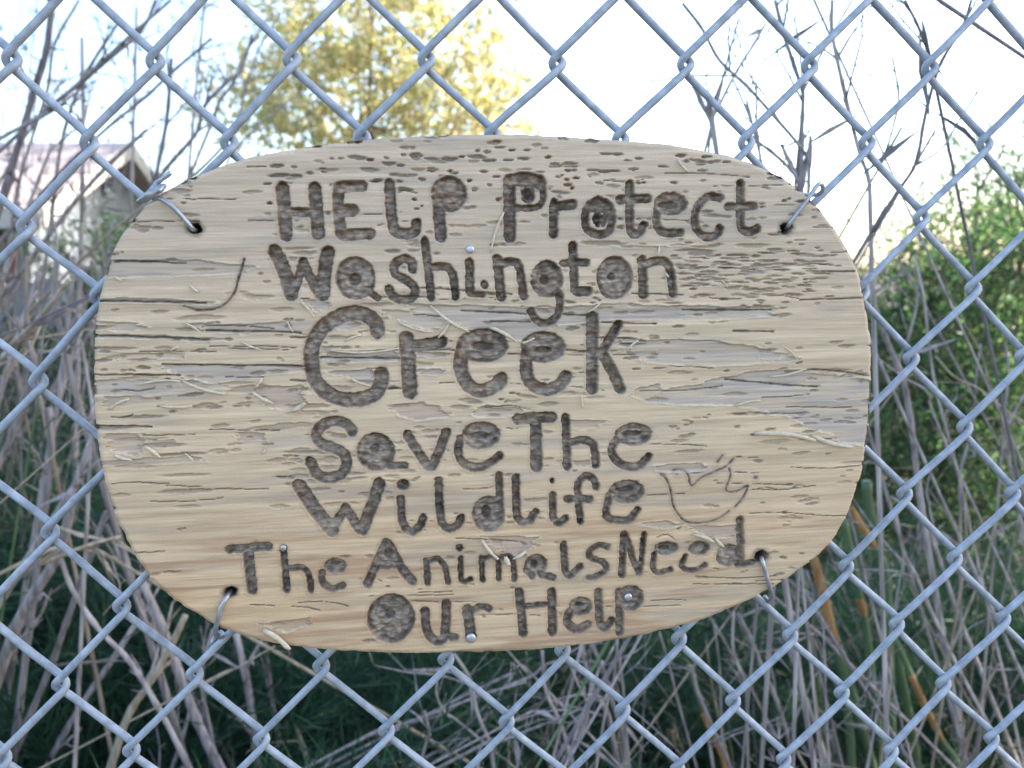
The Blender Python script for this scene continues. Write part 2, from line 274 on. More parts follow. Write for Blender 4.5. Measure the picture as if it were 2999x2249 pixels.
# letters: (glyph, word, crop, strokes[(points, width)], ellipses[(cx, cy, rx, ry)], pits[(cx, cy, rx, ry)])
LT = [
('H','HELP','A',[([(225,300),(255,700)],112),([(505,300),(535,690)],112),([(290,500),(480,508)],72)],[],[]),
('E','HELP','A',[([(718,290),(705,450),(730,690)],98),([(720,285),(915,282)],92),([(720,490),(835,490)],102),([(745,705),(985,692)],92)],[],[]),
('L','HELP','A',[([(1150,260),(1165,500),(1195,660),(1290,692),(1365,670),(1385,605)],92)],[],[]),
('P','HELP','A',[([(1565,320),(1595,715)],104)],[(1665,350,152,152)],[]),
('P','Protect','B',[([(270,250),(275,718)],106),([(275,235),(400,215),(530,245)],118),([(545,260),(565,390),(500,465),(310,470)],58),([(430,300),(430,370)],118)],[],[(430,340,40,50)]),
('r','Protect','B',[([(657,425),(652,695)],78),([(690,455),(815,440)],86)],[],[]),
('o','Protect','B',[([(1040,405),(1130,450),(1155,560),(1130,670),(1035,700),(950,660),(925,555),(955,450),(1040,405)],72),([(960,460),(1120,470)],90),([(1100,540),(1080,600)],60)],[(1035,565,44,68)],[(1035,572,32,52)]),
('t','Protect','B',[([(1310,265),(1310,600),(1332,685),(1390,690),(1432,615)],76),([(1225,395),(1465,388)],80)],[],[]),
('e','Protect','B',[([(1560,450),(1540,560),(1570,660),(1660,690),(1750,680)],74)],[(1665,432,152,98)],[(1660,440,90,30)]),
('c','Protect','B',[([(2088,382),(1990,372),(1905,450),(1872,560),(1900,672),(1980,722),(2060,702),(2085,645)],72)],[],[]),
('t','Protect','3',[([(375,1190),(375,1420),(390,1485),(440,1505),(482,1482)],58),([(292,1340),(465,1335)],50)],[],[]),
('W','Washington','A',[([(160,845),(240,1010),(300,1215)],118),([(320,1220),(402,935)],74),([(410,960),(540,1220)],84),([(575,1215),(590,1000),(618,855)],118)],[],[]),
('a','Washington','A',[([(960,1180),(1050,1248)],58)],[(858,1078,168,182)],[(850,1090,52,52)]),
('s','Washington','A',[([(1352,1000),(1340,935),(1270,910),(1190,960),(1205,1040),(1310,1105),(1375,1175),(1340,1250),(1235,1262),(1172,1225),(1150,1172)],76)],[],[]),
('h','Washington','A',[([(1455,752),(1480,950),(1512,1240)],74),([(1515,985),(1620,972),(1695,1040),(1722,1238)],70)],[],[]),
('i','Washington','A',[([(1840,940),(1848,1200)],76),([(1850,1215),(1960,1225)],48)],[(1970,1133,34,36)],[]),
('n','Washington','B',[([(165,912),(200,1240)],84),([(205,955),(285,935),(355,985),(395,1235)],74)],[],[]),
('g','Washington','D',[([(1165,55),(1155,250),(1060,370),(910,372),(822,248)],92)],[],[]),
('g','Washington','B',[],[(593,1085,142,162)],[(580,1090,42,42)]),
('t','Washington','B',[([(820,792),(835,1180)],76),([(735,945),(935,940)],68),([(850,1190),(950,1190)],84)],[],[]),
('o','Washington','B',[],[(1180,1072,162,190)],[(1165,1060,32,30)]),
('n','Washington','B',[([(1415,922),(1430,1215)],86),([(1450,955),(1560,925),(1648,975),(1685,1205)],78)],[],[]),
('C','Creek','C',[([(1025,485),(1000,385),(900,300),(760,268),(580,305),(405,420),(295,560),(248,720),(258,950),(325,1115),(455,1230),(640,1292),(850,1280),(1000,1215),(1065,1090),(1068,985)],172)],[],[]),
('r','Creek','C',[([(1368,570),(1390,900),(1410,1200)],176),([(1450,660),(1600,645),(1775,608)],150)],[],[]),
('e','Creek','D',[([(20,690),(-8,900),(70,1105),(230,1185),(390,1135),(470,1050)],168)],[(250,655,305,200)],[(260,665,140,50)]),
('e','Creek','D',[([(775,760),(768,950),(835,1110),(1000,1175),(1150,1125),(1235,1020)],152)],[(968,672,272,186)],[(985,705,95,36)]),
('k','Creek','D',[([(1550,320),(1545,1160)],148),([(1855,400),(1690,680)],112),([(1650,730),(1780,950),(1878,1165)],132)],[],[]),
('S','Save','E',[([(715,330),(640,242),(480,215),(340,285),(298,390),(370,480),(555,545),(638,625),(640,750),(560,845),(420,868),(295,815),(230,685)],126)],[],[]),
('a','Save','E',[([(1130,725),(1325,728)],84)],[(985,568,224,224)],[(970,545,58,56)]),
('v','Save','E',[([(1352,370),(1470,560),(1590,735)],112),([(1640,735),(1720,560),(1802,345)],112)],[],[]),
('e','Save','Z',[([(1348,1285),(1341,1325),(1358,1358),(1400,1371),(1440,1352),(1462,1335)],25)],[(1408,1275,58,42)],[(1405,1278,30,10)]),
('T','The','F',[([(300,125),(560,110)],90),([(440,150),(445,485)],96)],[],[]),
('h','The','F',[([(668,110),(680,485)],66),([(700,305),(800,285),(878,325),(900,475)],64)],[],[]),
('e','The','F',[([(1060,280),(1018,360),(1060,450),(1160,490),(1240,470),(1298,412)],66)],[(1185,240,152,90)],[(1180,240,90,22)]),
('W','Wildlife','E',[([(100,960),(300,1255),(480,1470)],162),([(510,1410),(640,1220)],112),([(650,1240),(800,1470)],112),([(830,1470),(940,1200),(1030,935)],142)],[],[]),
('i','Wildlife','E',[([(1275,1115),(1300,1390),(1385,1490),(1490,1435),(1535,1335)],98)],[(1302,950,78,68)],[(1330,935,40,30)]),
('l','Wildlife','E',[([(1715,900),(1740,1340),(1830,1455),(1930,1415),(1975,1330)],98)],[],[]),
('d','Wildlife','F',[([(160,555),(168,900)],62)],[(78,848,128,146)],[(65,845,38,48)]),
('l','Wildlife','F',[([(288,568),(300,870),(380,905),(437,835)],64)],[],[]),
('i','Wildlife','F',[([(568,702),(575,875),(615,912),(665,882)],60)],[(563,595,19,22)],[]),
('f','Wildlife','F',[([(902,645),(872,575),(812,562),(760,625),(765,740),(780,900)],58),([(678,735),(850,735)],62)],[],[]),
('e','Wildlife','F',[([(1000,710),(975,840),(1012,888),(1150,890),(1212,815)],62)],[(1132,678,146,98)],[(1130,670,80,16)]),
('T','The','G',[([(140,192),(455,168)],74),([(295,230),(325,518)],86)],[],[]),
('h','The','G',[([(578,185),(605,522)],60),([(625,345),(740,343),(788,420),(802,528)],52)],[],[]),
('e','The','G',[([(895,380),(890,450),(960,508),(1060,485)],60)],[(1000,325,96,64)],[(1000,320,50,12)]),
('A','Animals','G',[([(1412,140),(1330,310),(1262,472)],76),([(1428,150),(1540,350),(1622,450)],80),([(1420,200),(1422,300)],120),([(1350,320),(1500,320)],60)],[],[(1430,240,34,40)]),
('n','Animals','G',[([(1735,285),(1748,465)],58),([(1750,290),(1830,272),(1888,340),(1912,462)],50)],[],[]),
('i','Animals','G',[([(2015,265),(2018,425),(2050,455),(2095,432)],46)],[(2005,178,34,34)],[]),
('m','Animals','7',[([(908,300),(915,440)],40),([(905,302),(985,292),(1018,330),(1018,440)],36),([(1035,295),(1105,305),(1122,440)],40)],[],[]),
('a','Animals','H',[([(350,470),(390,510)],56),([(455,500),(535,520)],58)],[(415,428,88,82)],[(410,440,26,30)]),
('l','Animals','H',[([(615,282),(630,475),(670,500),(735,440)],54)],[],[]),
('s','Animals','H',[([(930,300),(870,288),(802,332),(812,380),(900,412),(922,460),(860,508),(797,525)],50)],[],[]),
('N','Need','H',[([(1050,212),(1035,500)],56),([(1065,225),(1110,370),(1158,488)],50),([(1165,488),(1195,208)],46)],[],[]),
('e','Need','H',[([(1270,355),(1258,435),(1290,485),(1388,465)],46)],[(1352,310,96,55)],[(1350,318,50,16)]),
('e','Need','H',[([(1492,365),(1468,445),(1550,470),(1638,430)],44)],[(1590,310,86,55)],[]),
('d','Need','H',[([(1885,100),(1890,420)],60),([(1870,430),(1975,412)],50)],[(1800,362,96,92)],[]),
('O','Our','G',[],[(1450,752,200,216)],[(1440,730,42,40)]),
('u','Our','G',[([(1725,690),(1742,850),(1805,935),(1885,895),(1900,630)],78),([(1905,900),(1968,908)],66)],[],[]),
('r','Our','7',[([(815,635),(838,800)],74),([(835,645),(895,618),(958,628)],48)],[],[]),
('H','Help','H',[([(295,625),(325,925)],68),([(530,622),(535,915)],68),([(310,735),(520,710)],48)],[],[]),
('e','Help','H',[([(660,770),(645,840),(700,893),(785,862)],70)],[(738,728,92,74)],[(740,730,40,14)]),
('l','Help','H',[([(865,625),(875,835),(910,885),(958,830)],62)],[],[]),
('p','Help','H',[([(1015,622),(1020,915)],64)],[(1090,670,112,104)],[]),
]
THIN = [  # (name, crop, strokes, dots)
('carved_bird','F',[([(1392,540),(1440,592),(1472,690),(1490,790),(1555,885),(1620,915),(1740,912),(1850,872),(1912,825)],17),([(1488,515),(1555,510),(1600,550),(1625,632),(1700,570),(1790,530),(1885,488),(1950,425)],18),([(1825,450),(1865,400)],20),([(1915,500),(1922,560),(1888,660),(1940,682),(2000,662),(2055,632),(2020,720),(1955,795)],17)],[(1515,545,13,10),(2115,572,18,16),(1410,552,24,16)]),
('carved_line','4',[([(1190,325),(1280,350),(1420,335),(1510,250),(1545,140),(1580,20)],17)],[]),
]
G = 0.00045
x0, z0 = outl.min(0) - 0.002; x1, z1 = outl.max(0) + 0.002
gx = np.arange(x0, x1, G); gz = np.arange(z0, z1, G)
NX, NZ = len(gx), len(gz)
XX, ZZ = np.meshgrid(gx, gz)                            # [iz, ix]
rough = (fbm(XX/0.0021, ZZ/0.0013, 5, 3) - 0.5)
def seg_dist(px, pz, P):
    d = np.full(px.shape, 1e9)
    for a, b in zip(P[:-1], P[1:]):
        ab = b - a; L = ab @ ab + 1e-16
        t = np.clip(((px-a[0])*ab[0] + (pz-a[1])*ab[1])/L, 0, 1)
        d = np.minimum(d, np.hypot(px-a[0]-t*ab[0], pz-a[1]-t*ab[1]))
    return d
def window(lo, hi, pad=0.004):
    ix0 = max(int((lo[0]-pad-x0)/G), 0); ix1 = min(int((hi[0]+pad-x0)/G)+1, NX)
    iz0 = max(int((lo[1]-pad-z0)/G), 0); iz1 = min(int((hi[1]+pad-z0)/G)+1, NZ)
    return slice(iz0, iz1), slice(ix0, ix1)
D = np.full((NZ, NX), 1.0); LID = np.full((NZ, NX), -1, int); PIT = np.zeros((NZ, NX)); FILL = np.zeros((NZ, NX))
marks = []                                             # per id: (name, label)
def carve(crop, strokes, ells, pits, lid, thin=False):
    sc = CR[crop][2]*MPX
    cp = []
    for P, wd in strokes: cp.append((spline(SGs(crop, P), 5), wd*sc/2))
    ec = [(SGs(crop, [(e[0], e[1])])[0], e[2]*sc, e[3]*sc) for e in ells]
    lo = np.min([c[0].min(0) - c[1] for c in cp] + [e[0] - [e[1], e[2]] for e in ec], 0)
    hi = np.max([c[0].max(0) + c[1] for c in cp] + [e[0] + [e[1], e[2]] for e in ec], 0)
    W = window(lo, hi); px, pz = XX[W], ZZ[W]; d = np.full(px.shape, 1.0); fl = np.zeros(px.shape)
    for P, r in cp: d = np.minimum(d, seg_dist(px, pz, P) - r)
    for c, rx, ry in ec:
        q = np.sqrt(((px-c[0])/rx)**2 + ((pz-c[1])/ry)**2); de = (q-1)*min(rx, ry)
        fl = np.maximum(fl, sstep(1.0, 0.75, q)*min(1, min(rx, ry)/0.006)); d = np.minimum(d, de)
    d = d + rough[W]*(0.0011 if not thin else 0.0006)
    pt = np.zeros(px.shape)
    for e in pits:
        c = SGs(crop, [(e[0], e[1])])[0]; q = np.sqrt(((px-c[0])/(e[2]*sc))**2 + ((pz-c[1])/(e[3]*sc))**2)
        pt = np.maximum(pt, sstep(1.15, 0.8, q + rough[W]*0.3))
    up = d < D[W]
    D[W] = np.where(up, d, D[W]); LID[W] = np.where(up & (d < 0.0002), lid, LID[W]); PIT[W] = np.maximum(PIT[W], pt); FILL[W] = np.maximum(FILL[W], fl)
gid = None
for ch, word, crop, st, el, pi in LT:
    if ch == 'g' and gid is not None: carve(crop, st, el, pi, gid); continue   # bowl and tail of one g
    carve(crop, st, el, pi, len(marks))
    if ch == 'g': gid = len(marks)
    marks.append(('carved_letter', 'charred letter %s carved in the word %s' % (ch, word)))
D2 = D.copy(); nletters = len(marks)
for name, crop, st, dots in THIN:
    carve(crop, st, dots, [], len(marks), True)
    marks.append((name, 'thin carved outline of a bird' if 'bird' in name else 'thin carved curve beside the word Washington'))
thin_mask = (LID >= nletters)
# worley cells for the chatter marks of the burr
def worley(x, y, seed):
    i = np.floor(x); j = np.floor(y); d1 = np.full(x.shape, 9.0)
    for di in (-1, 0, 1):
        for dj in (-1, 0, 1):
            ax, ay = i+di, j+dj
            d1 = np.minimum(d1, np.hypot(ax + hash2(ax, ay, seed) - x, ay + hash2(ax, ay, seed+7) - y))
    return d1
wl = worley(XX/0.0046, ZZ/0.0030, 3); wl2 = worley(XX/0.0022, ZZ/0.0011, 9)
floor_n = 1.5*(wl-0.45) + 0.6*(wl2-0.45) + 1.1*(fbm(XX/0.006, ZZ/0.0016, 21, 4)-0.5)
inside = sstep(0.0001, -0.0007, D)
depth = (0.0042 - 0.0008*FILL + 0.0017*floor_n)*inside + 0.0024*PIT*inside
depth = np.where(thin_mask, (0.0012 + 0.0005*floor_n)*sstep(0.0, -0.0006, D), depth)
# rim torn a little around the letters
Hh = -depth + 0.00022*sstep(0.0016, 0.0003, D)*(1-inside)*(fbm(XX/0.003, ZZ/0.0015, 31)-0.2)
# -------- base colour of the face
grain = fbm(XX/0.085, (ZZ + 0.004*fbm(XX/0.09, ZZ/0.05, 40, 2))/0.0028, 41, 4)
grain_f = fbm(XX/0.03, ZZ/0.0009, 43, 3)
blot = fbm(XX/0.06, ZZ/0.035, 44, 3)
zt = np.clip((ZZ - z0)/(z1 - z0), 0, 1)
def C3(c): return np.array(c)[None, None, :]
light = C3((0.635, 0.475, 0.312)); warm = C3((0.60, 0.405, 0.225)); pale = C3((0.575, 0.452, 0.335))
colr = light + (warm - light)*(sstep(0.55, 0.1, zt)*0.8*(0.4+blot))[..., None]
colr = colr + (pale - colr)*(sstep(0.55, 0.9, zt)*0.7)[..., None]
colr = colr*(0.80 + 0.36*grain + 0.10*(grain_f-0.5))[..., None]
gs = (sstep(0.55, 0.8, fbm(XX/0.07+7, ZZ/0.006, 47, 3))*0.48)[..., None]; colr = colr*(1-gs) + C3((0.37, 0.305, 0.24))*gs
# brown-red staining low on the board, round the lower lettering
st = sstep(0.50, 0.75, fbm(XX/0.05+3, ZZ/0.0035, 48, 4))*sstep(0.42, 0.18, zt); st = np.maximum(st, 0.6*sstep(0.003, 0.0, D)*sstep(0.36, 0.2, zt)*(1-inside)*fbm(XX/0.01, ZZ/0.004, 49))
colr = colr*(1-0.6*st[..., None]) + C3((0.36, 0.19, 0.10))*0.6*st[..., None]
ridge = fbm(XX/0.16+2, (ZZ + 0.006*fbm(XX/0.12, ZZ/0.06, 140, 2))/0.0055, 141, 2)
zone = 0.35 + 0.65*sstep(0.85, 0.7, zt)*sstep(0.28, 0.42, zt)
Hh += 0.0011*(ridge-0.5)*zone + 0.00045*(grain-0.5) + 0.00020*(grain_f-0.5)
# -------- lifted patches: the top skin has come off and shows grey wood underneath
PT = [
('V',[(1370,850),(1500,832),(1560,815),(1640,802),(1720,800),(1890,822),(1880,968),(1820,955),(1765,928),(1700,902),(1620,882),(1560,876),(1450,872),(1390,866)],0),
('V',[(1345,742),(1420,733),(1540,735),(1640,752),(1705,770),(1620,788),(1480,790),(1400,785)],0),
('V',[(870,657),(1000,660),(1200,665),(1320,657),(1500,660),(1660,667),(1680,682),(1560,690),(1400,690),(1320,690),(1200,702),(1130,737),(1060,727),(1010,715),(960,690),(900,675)],0),
('V',[(200,562),(420,562),(545,575),(520,590),(380,596),(215,600)],0),
('4',[(1180,432),(1480,446),(1860,422),(1890,490),(1640,502),(1330,482)],0),
('4',[(750,627),(1170,627),(1185,662),(760,682)],0),
('4',[(1020,702),(1900,706),(1975,745),(1700,772),(1400,822),(1180,802)],0),
('4',[(600,805),(1250,802),(1480,850),(1250,882),(900,902),(590,900)],0),
('4',[(1650,852),(1930,837),(1972,930),(1960,992),(1800,992),(1640,892)],1),
('4',[(680,912),(870,905),(1050,918),(860,935),(700,985)],1),
('4',[(660,1150),(900,1150),(912,1262),(850,1302),(720,1270)],1),
('4',[(960,1190),(1130,1190),(1065,1240),(950,1232)],1),
('4',[(1530,1140),(1680,1142),(1740,1190),(1560,1200)],1),
('4',[(580,280),(900,268),(1420,300),(1350,318),(900,300),(580,300)],0),
('4',[(620,425),(830,435),(960,470),(870,495),(700,470)],0),
('4',[(580,505),(1100,515),(1480,545),(1300,555),(900,530),(580,530)],0),
('4',[(560,1090),(980,1102),(960,1115),(560,1130)],0),
('4',[(630,1330),(1000,1310),(1230,1295),(1340,1330),(900,1350),(640,1355)],0),
('C',[(1175,1400),(1250,1350),(1540,1325),(1780,1370),(1885,1480),(1480,1545),(1250,1470)],1),
('C',[(440,720),(1285,700),(1290,832),(480,852),(350,800)],0),
('C',[(425,960),(985,920),(985,1065),(940,1130),(700,1040)],0),
('C',[(130,100),(440,100),(430,205),(300,262)],0),
('C',[(1100,235),(1300,230),(1830,300),(1880,385),(1700,482),(1270,370)],0),
('C',[(560,400),(760,345),(910,410),(800,440),(600,470)],0),
('C',[(1480,930),(1820,930),(1790,1000),(1550,990)],0),
('C',[(1450,730),(1840,730),(1820,785),(1480,770)],0),
('7',[(905,158),(1262,165),(1180,282),(1040,285)],2),
('8',[(10,92),(372,90),(340,160),(180,172)],2),
('G',[(400,790),(770,750),(785,812),(575,865)],2),
('F',[(700,130),(990,145),(900,190),(750,205)],1),
('F',[(1230,930),(1400,900),(1570,930),(1420,960)],0),
('F',[(1310,480),(1660,462),(1755,500),(1600,530),(1350,520)],0),
('D',[(80,1450),(280,1350),(660,1390),(740,1430),(500,1490),(200,1500)],1),
('D',[(2000,1165),(2300,1100),(2350,1200),(2150,1300),(2060,1240)],0),
('D',[(1900,720),(2300,722),(2300,850),(2100,810)],0),
('D',[(1800,560),(2080,560),(1980,620),(1830,600)],0),
('B',[(1760,780),(1900,790),(1550,800),(1200,795),(1300,815),(1540,812)],0),
('5',[(520,640),(680,630),(745,670),(640,690),(520,690)],0),
('5',[(0,345),(560,330),(600,365),(590,385),(0,385)],0),
]
PM = np.zeros((NZ, NX)); PE = np.zeros((NZ, NX)); PK = np.zeros((NZ, NX))
for c, P, kind in PT:
    Q = SGs(c, P); W = window(Q.min(0), Q.max(0)); px, pz = XX[W], ZZ[W]
    pxj = px + 0.0016*(fbm(px/0.004, pz/0.004, 60)-0.5) + 0.011*(fbm(px/0.03, pz/0.0011, 62, 3)-0.5); pzj = pz + 0.0016*(fbm(px/0.006, pz/0.0014, 61)-0.5)
    ins = np.zeros(px.shape, bool); n_ = len(Q)
    for i in range(n_):
        a, b = Q[i], Q[(i+1) % n_]
        cnd = ((a[1] > pzj) != (b[1] > pzj)); ins ^= cnd & (pxj < (b[0]-a[0])*(pzj-a[1])/(b[1]-a[1]+1e-15) + a[0])
    d = seg_dist(pxj, pzj, np.vstack([Q, Q[:1]])); sd = np.where(ins, -d, d)
    m_ = sstep(0.0002, -0.0003, sd); PM[W] = np.maximum(PM[W], m_)
    PE[W] = np.maximum(PE[W], sstep(0.0011, 0.0001, sd)*(1-m_)); PK[W] = np.where(ins, kind, PK[W])
rs = np.random.default_rng(12)
# -------- long checks in the grain
cr_n = np.zeros((NZ, NX))
CK = [('4',[(1330,482),(1600,487),(1950,495)]),('4',[(610,512),(900,520),(1350,540)]),('4',[(610,770),(850,768),(1160,772)]),('4',[(1050,703),(1500,706),(1960,712)]),('4',[(640,290),(900,292),(1330,302)]),('4',[(620,1100),(980,1104)]),('4',[(740,35),(900,30),(1200,48)]),
 ('C',[(350,790),(800,795),(1300,805)]),('C',[(0,555),(180,550)]),('C',[(0,1062),(210,1065)]),('C',[(1160,1155),(1320,1160)]),('C',[(1450,690),(1930,708)]),('D',[(550,750),(700,752)]),('D',[(1240,705),(1480,722)]),('D',[(0,240),(400,255),(770,280)]),('D',[(1180,285),(1480,296)]),('D',[(1650,380),(2300,395)]),('D',[(350,365),(820,372)]),('D',[(1560,560),(2060,565)]),
 ('5',[(760,285),(900,280),(1170,272)]),('5',[(280,800),(600,830),(880,850)]),('5',[(0,350),(580,348)]),('5',[(810,735),(1000,745),(1210,775)]),('A',[(1420,1160),(1700,1175),(2212,1215)]),('A',[(1030,1235),(1480,1240)]),('B',[(1330,1205),(1770,1222)]),('B',[(0,1210),(160,1215)]),('5',[(900,100),(1115,100)]),('5',[(330,485),(590,490)])]
for k in range(85):                                    # fine hairline checks along the grain
    u_, v_ = rs.uniform(320, 2450), rs.uniform(480, 1850); l_ = rs.uniform(40, 260)
    CK.append(('Z', [(u_, v_), (u_+l_*.5, v_+rs.normal()*3), (u_+l_, v_+rs.normal()*6)]))
n_ck = 0
for c, P in CK:
    Q = spline(SGs(c, P), 8); W = window(Q.min(0), Q.max(0)); px, pz = XX[W], ZZ[W]
    dd = seg_dist(px, pz + 0.0007*(fbm(px/0.006, pz*0+1, 70)-0.5), Q); n_ck += 1; wd = (0.00042 if n_ck < 30 else 0.00022)*(0.5+fbm(px/0.004, pz*0, 71))
    cr_n[W] = np.maximum(cr_n[W], sstep(wd*1.5, wd*0.4, dd)*(1.0 if n_ck < 30 else sstep(0.0005, 0.003, D[W])))
# -------- dents and torn lens-shaped pits
dn = np.zeros((NZ, NX)); dtone = np.zeros((NZ, NX))
def dent(cx, cz, L, h, tilt, tone):
    W = window((cx-L, cz-h-0.001), (cx+L, cz+h+0.001), 0.0015); px, pz = XX[W], ZZ[W]
    dx = px-cx; dz = pz-cz-tilt*dx + h*0.9*(fbm(px/0.0035, pz*0+cz*900, 80)-0.5) + h*0.5*rough[W]
    q = (np.abs(dx)/L)**1.35 + (dz/h)**2; m_ = sstep(1.1, 0.55, q); k = m_ > dn[W]
    dn[W] = np.maximum(dn[W], m_); dtone[W] = np.where(k, tone, dtone[W])
BANDS = [(0.0, 0.07, 0.8), (0.07, 0.2, 1.0), (0.2, 0.33, 0.75), (0.33, 0.5, 1.1), (0.5, 0.64, 1.0), (0.64, 0.72, 0.55), (0.72, 0.85, 0.42), (0.85, 1.0, 0.28)]
wts = np.array([(b[1]-b[0])*b[2] for b in BANDS]); wts /= wts.sum()
for k in range(1300):
    bnd = BANDS[rs.choice(len(BANDS), p=wts)]
    tt = bnd[0] + rs.random()*(bnd[1]-bnd[0]); cz = z1 - tt*(z1-z0); cx = x0 + rs.random()*(x1-x0)
    s_ = rs.random()
    if fbm(np.array([cx/0.035]), np.array([cz/0.014]), 150, 2)[0] < 0.34 + 0.3*rs.random(): continue
    L = (0.0016 + 0.0048*s_**1.7)*(1.0 if tt < 0.75 else 0.75); h = 0.00035 + 0.0004*rs.random() + 0.00045*s_
    tone = 0.2 + 0.8*rs.random()**1.3; tone *= (1.0 if tt < 0.2 else 0.8 if tt < 0.6 else 0.65)
    dent(cx, cz, L, h, rs.normal()*0.04 + 0.03*math.sin(cx*18), tone)
    if rs.random() < 0.14: L *= rs.uniform(1.8, 3.5); h *= .8
    if rs.random() < 0.3: dent(cx + L*rs.uniform(0.7, 1.5), cz + rs.normal()*0.0006, L*0.6, h*0.8, 0, tone)
for k in range(150):                                   # the dense ragged field right of Washington
    q = SG((rs.uniform(1960, 2430), rs.normal(800, 48))); dent(q[0], q[1], rs.uniform(0.0015, 0.007), rs.uniform(0.0003, 0.0007), rs.normal()*0.03 - 0.02, rs.uniform(.3, .9))
for k in range(60):
    q = SG((rs.uniform(1150, 2100), rs.normal(470, 35))); dent(q[0], q[1], rs.uniform(0.0015, 0.005), rs.uniform(0.0005, 0.001), rs.normal()*0.03, rs.uniform(.6, 1))
for k in range(70):                                    # larger torn lenses with a smooth grey floor
    tt = rs.uniform(0.2, 0.68); cz = z1 - tt*(z1-z0); cx = x0 + rs.random()*(x1-x0)
    if rs.random() < 0.45: cx = x0 + rs.random()*0.3*(x1-x0)
    dent(cx, cz, rs.uniform(0.006, 0.016), rs.uniform(0.0007, 0.0015), rs.normal()*0.02, 0.45*rs.random()+0.2)
for k in range(26):                                    # rust-brown flecks near the top
    cx = rs.uniform(x0+0.09, x1-0.16); cz = z1 - rs.uniform(0.02, 0.13)*(z1-z0); dent(cx, cz, rs.uniform(0.0012, 0.003), rs.uniform(0.0006, 0.001), 0, 2.0)
free = 1-inside; dn = dn*(0.25 + 0.75*sstep(0.0002, 0.0022, D))
PMf = PM*free*(0.45+0.55*sstep(.3, .55, fbm(XX/0.03, ZZ/0.004, 94, 3)))
gcol = C3((0.50, 0.395, 0.30))*(0.62+0.75*fbm(XX/0.04, ZZ/0.0014, 90, 4))[..., None]
pink = C3((0.48, 0.34, 0.25))*(0.8+0.4*fbm(XX/0.04, ZZ/0.0016, 91, 4))[..., None]
blue = C3((0.45, 0.375, 0.315))*(0.55+0.9*fbm(XX/0.05, ZZ/0.0012, 92, 4))[..., None]
kk = PK[..., None]; pcol = np.where(kk >= 2, pink, np.where(kk >= 1, 0.5*(gcol+pink), 0.5*(gcol+blue)))
colr = colr*(1-PMf[..., None]) + pcol*PMf[..., None]
rim = (PE*free*0.6*sstep(.35, .65, fbm(XX/0.012, ZZ/0.006, 87, 2)))[..., None]; colr = colr*(1-rim) + C3((0.66, 0.58, 0.44))*rim
Hh += (-0.0009*PM + 0.0004*PE + 0.0004*PM*(fbm(XX/0.06, ZZ/0.0018, 93, 3)-0.5))*free
dmix = (dn*np.minimum(dtone, 1.0)*free*(1-0.6*PM))[..., None]
dcol = np.where((dtone > 1.5)[..., None], C3((0.20, 0.075, 0.04)), C3((0.17, 0.15, 0.13)))*(0.7+0.6*grain_f)[..., None]
colr = colr*(1-0.88*dmix) + dcol*0.88*dmix
Hh -= 0.0015*dn*free*(0.5+0.5*np.minimum(dtone, 1))
ckf = (cr_n*(0.55+0.45*free))[..., None]; colr = colr*(1-0.85*ckf) + C3((0.05, 0.045, 0.042))*0.85*ckf; Hh -= 0.0010*cr_n
# -------- charred, then weathered letters
ln = fbm(XX/0.006, ZZ/0.0011, 95, 4); lb = fbm(XX/0.012, ZZ/0.006, 96, 3)
lcol = C3((0.30, 0.228, 0.172))*((0.40+1.2*ln)*(0.62+0.76*fbm(XX/0.022+5, ZZ/0.022, 195, 2))*(1.3-0.75*np.clip(wl, 0, 1)))[..., None]
hi_ = (sstep(0.52, 0.75, fbm(XX/0.0035, ZZ/0.0016, 97, 3))*0.5*(0.5+lb))[..., None]; lcol = lcol*(1-hi_) + C3((0.50, 0.43, 0.35))*hi_
br = (sstep(0.55, 0.8, lb)*0.35)[..., None]; lcol = lcol*(1-br) + C3((0.28, 0.165, 0.10))*br
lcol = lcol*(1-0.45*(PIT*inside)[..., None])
rim_shade = (sstep(-0.0014, -0.0003, D + 0.0006*rough)*0.62*(1-thin_mask)*sstep(.3, .7, fbm(XX/0.006, ZZ/0.005, 98, 2)))[..., None]; lcol = lcol*(1-rim_shade) + C3((0.09, 0.07, 0.055))*rim_shade   # edge shade of the groove painted in along the rim
li = sstep(0.00025, -0.0003, D)[..., None]; colr = colr*(1-li) + lcol*li
scorch = (sstep(0.0022, 0.0002, D)*(1-inside)*0.22*(0.4+blot))[..., None]; colr = colr*(1-scorch) + C3((0.22, 0.16, 0.11))*scorch
# -------- holes for the tie wires
HOLES = [('1', (1262,1480), 17, 15), ('3', (672,1478), 17, 14), ('G', (150,530), 17, 12), ('H', (2038,362), 20, 17)]
holes = []
for c, p, rx, ry in HOLES:
    q = SGs(c, [p])[0]; holes.append(q); W = window(q-0.008, q+0.008); px, pz = XX[W], ZZ[W]
    r_ = np.sqrt(((px-q[0])/(rx*MPX))**2 + ((pz-q[1])/(ry*MPX))**2) + rough[W]*0.5
    m_ = sstep(1.1, 0.7, r_); Hh[W] -= 0.009*m_
    bk = (sstep(2.1, 0.9, r_)*0.85*(0.35+fbm(px/0.004, pz/0.0012, 99)))[..., None]; bk = np.clip(np.maximum(bk, m_[..., None]), 0, 1)
    colr[W] = colr[W]*(1-bk) + C3((0.035, 0.033, 0.035))*bk
colr = np.clip(colr, 0.01, 0.9)
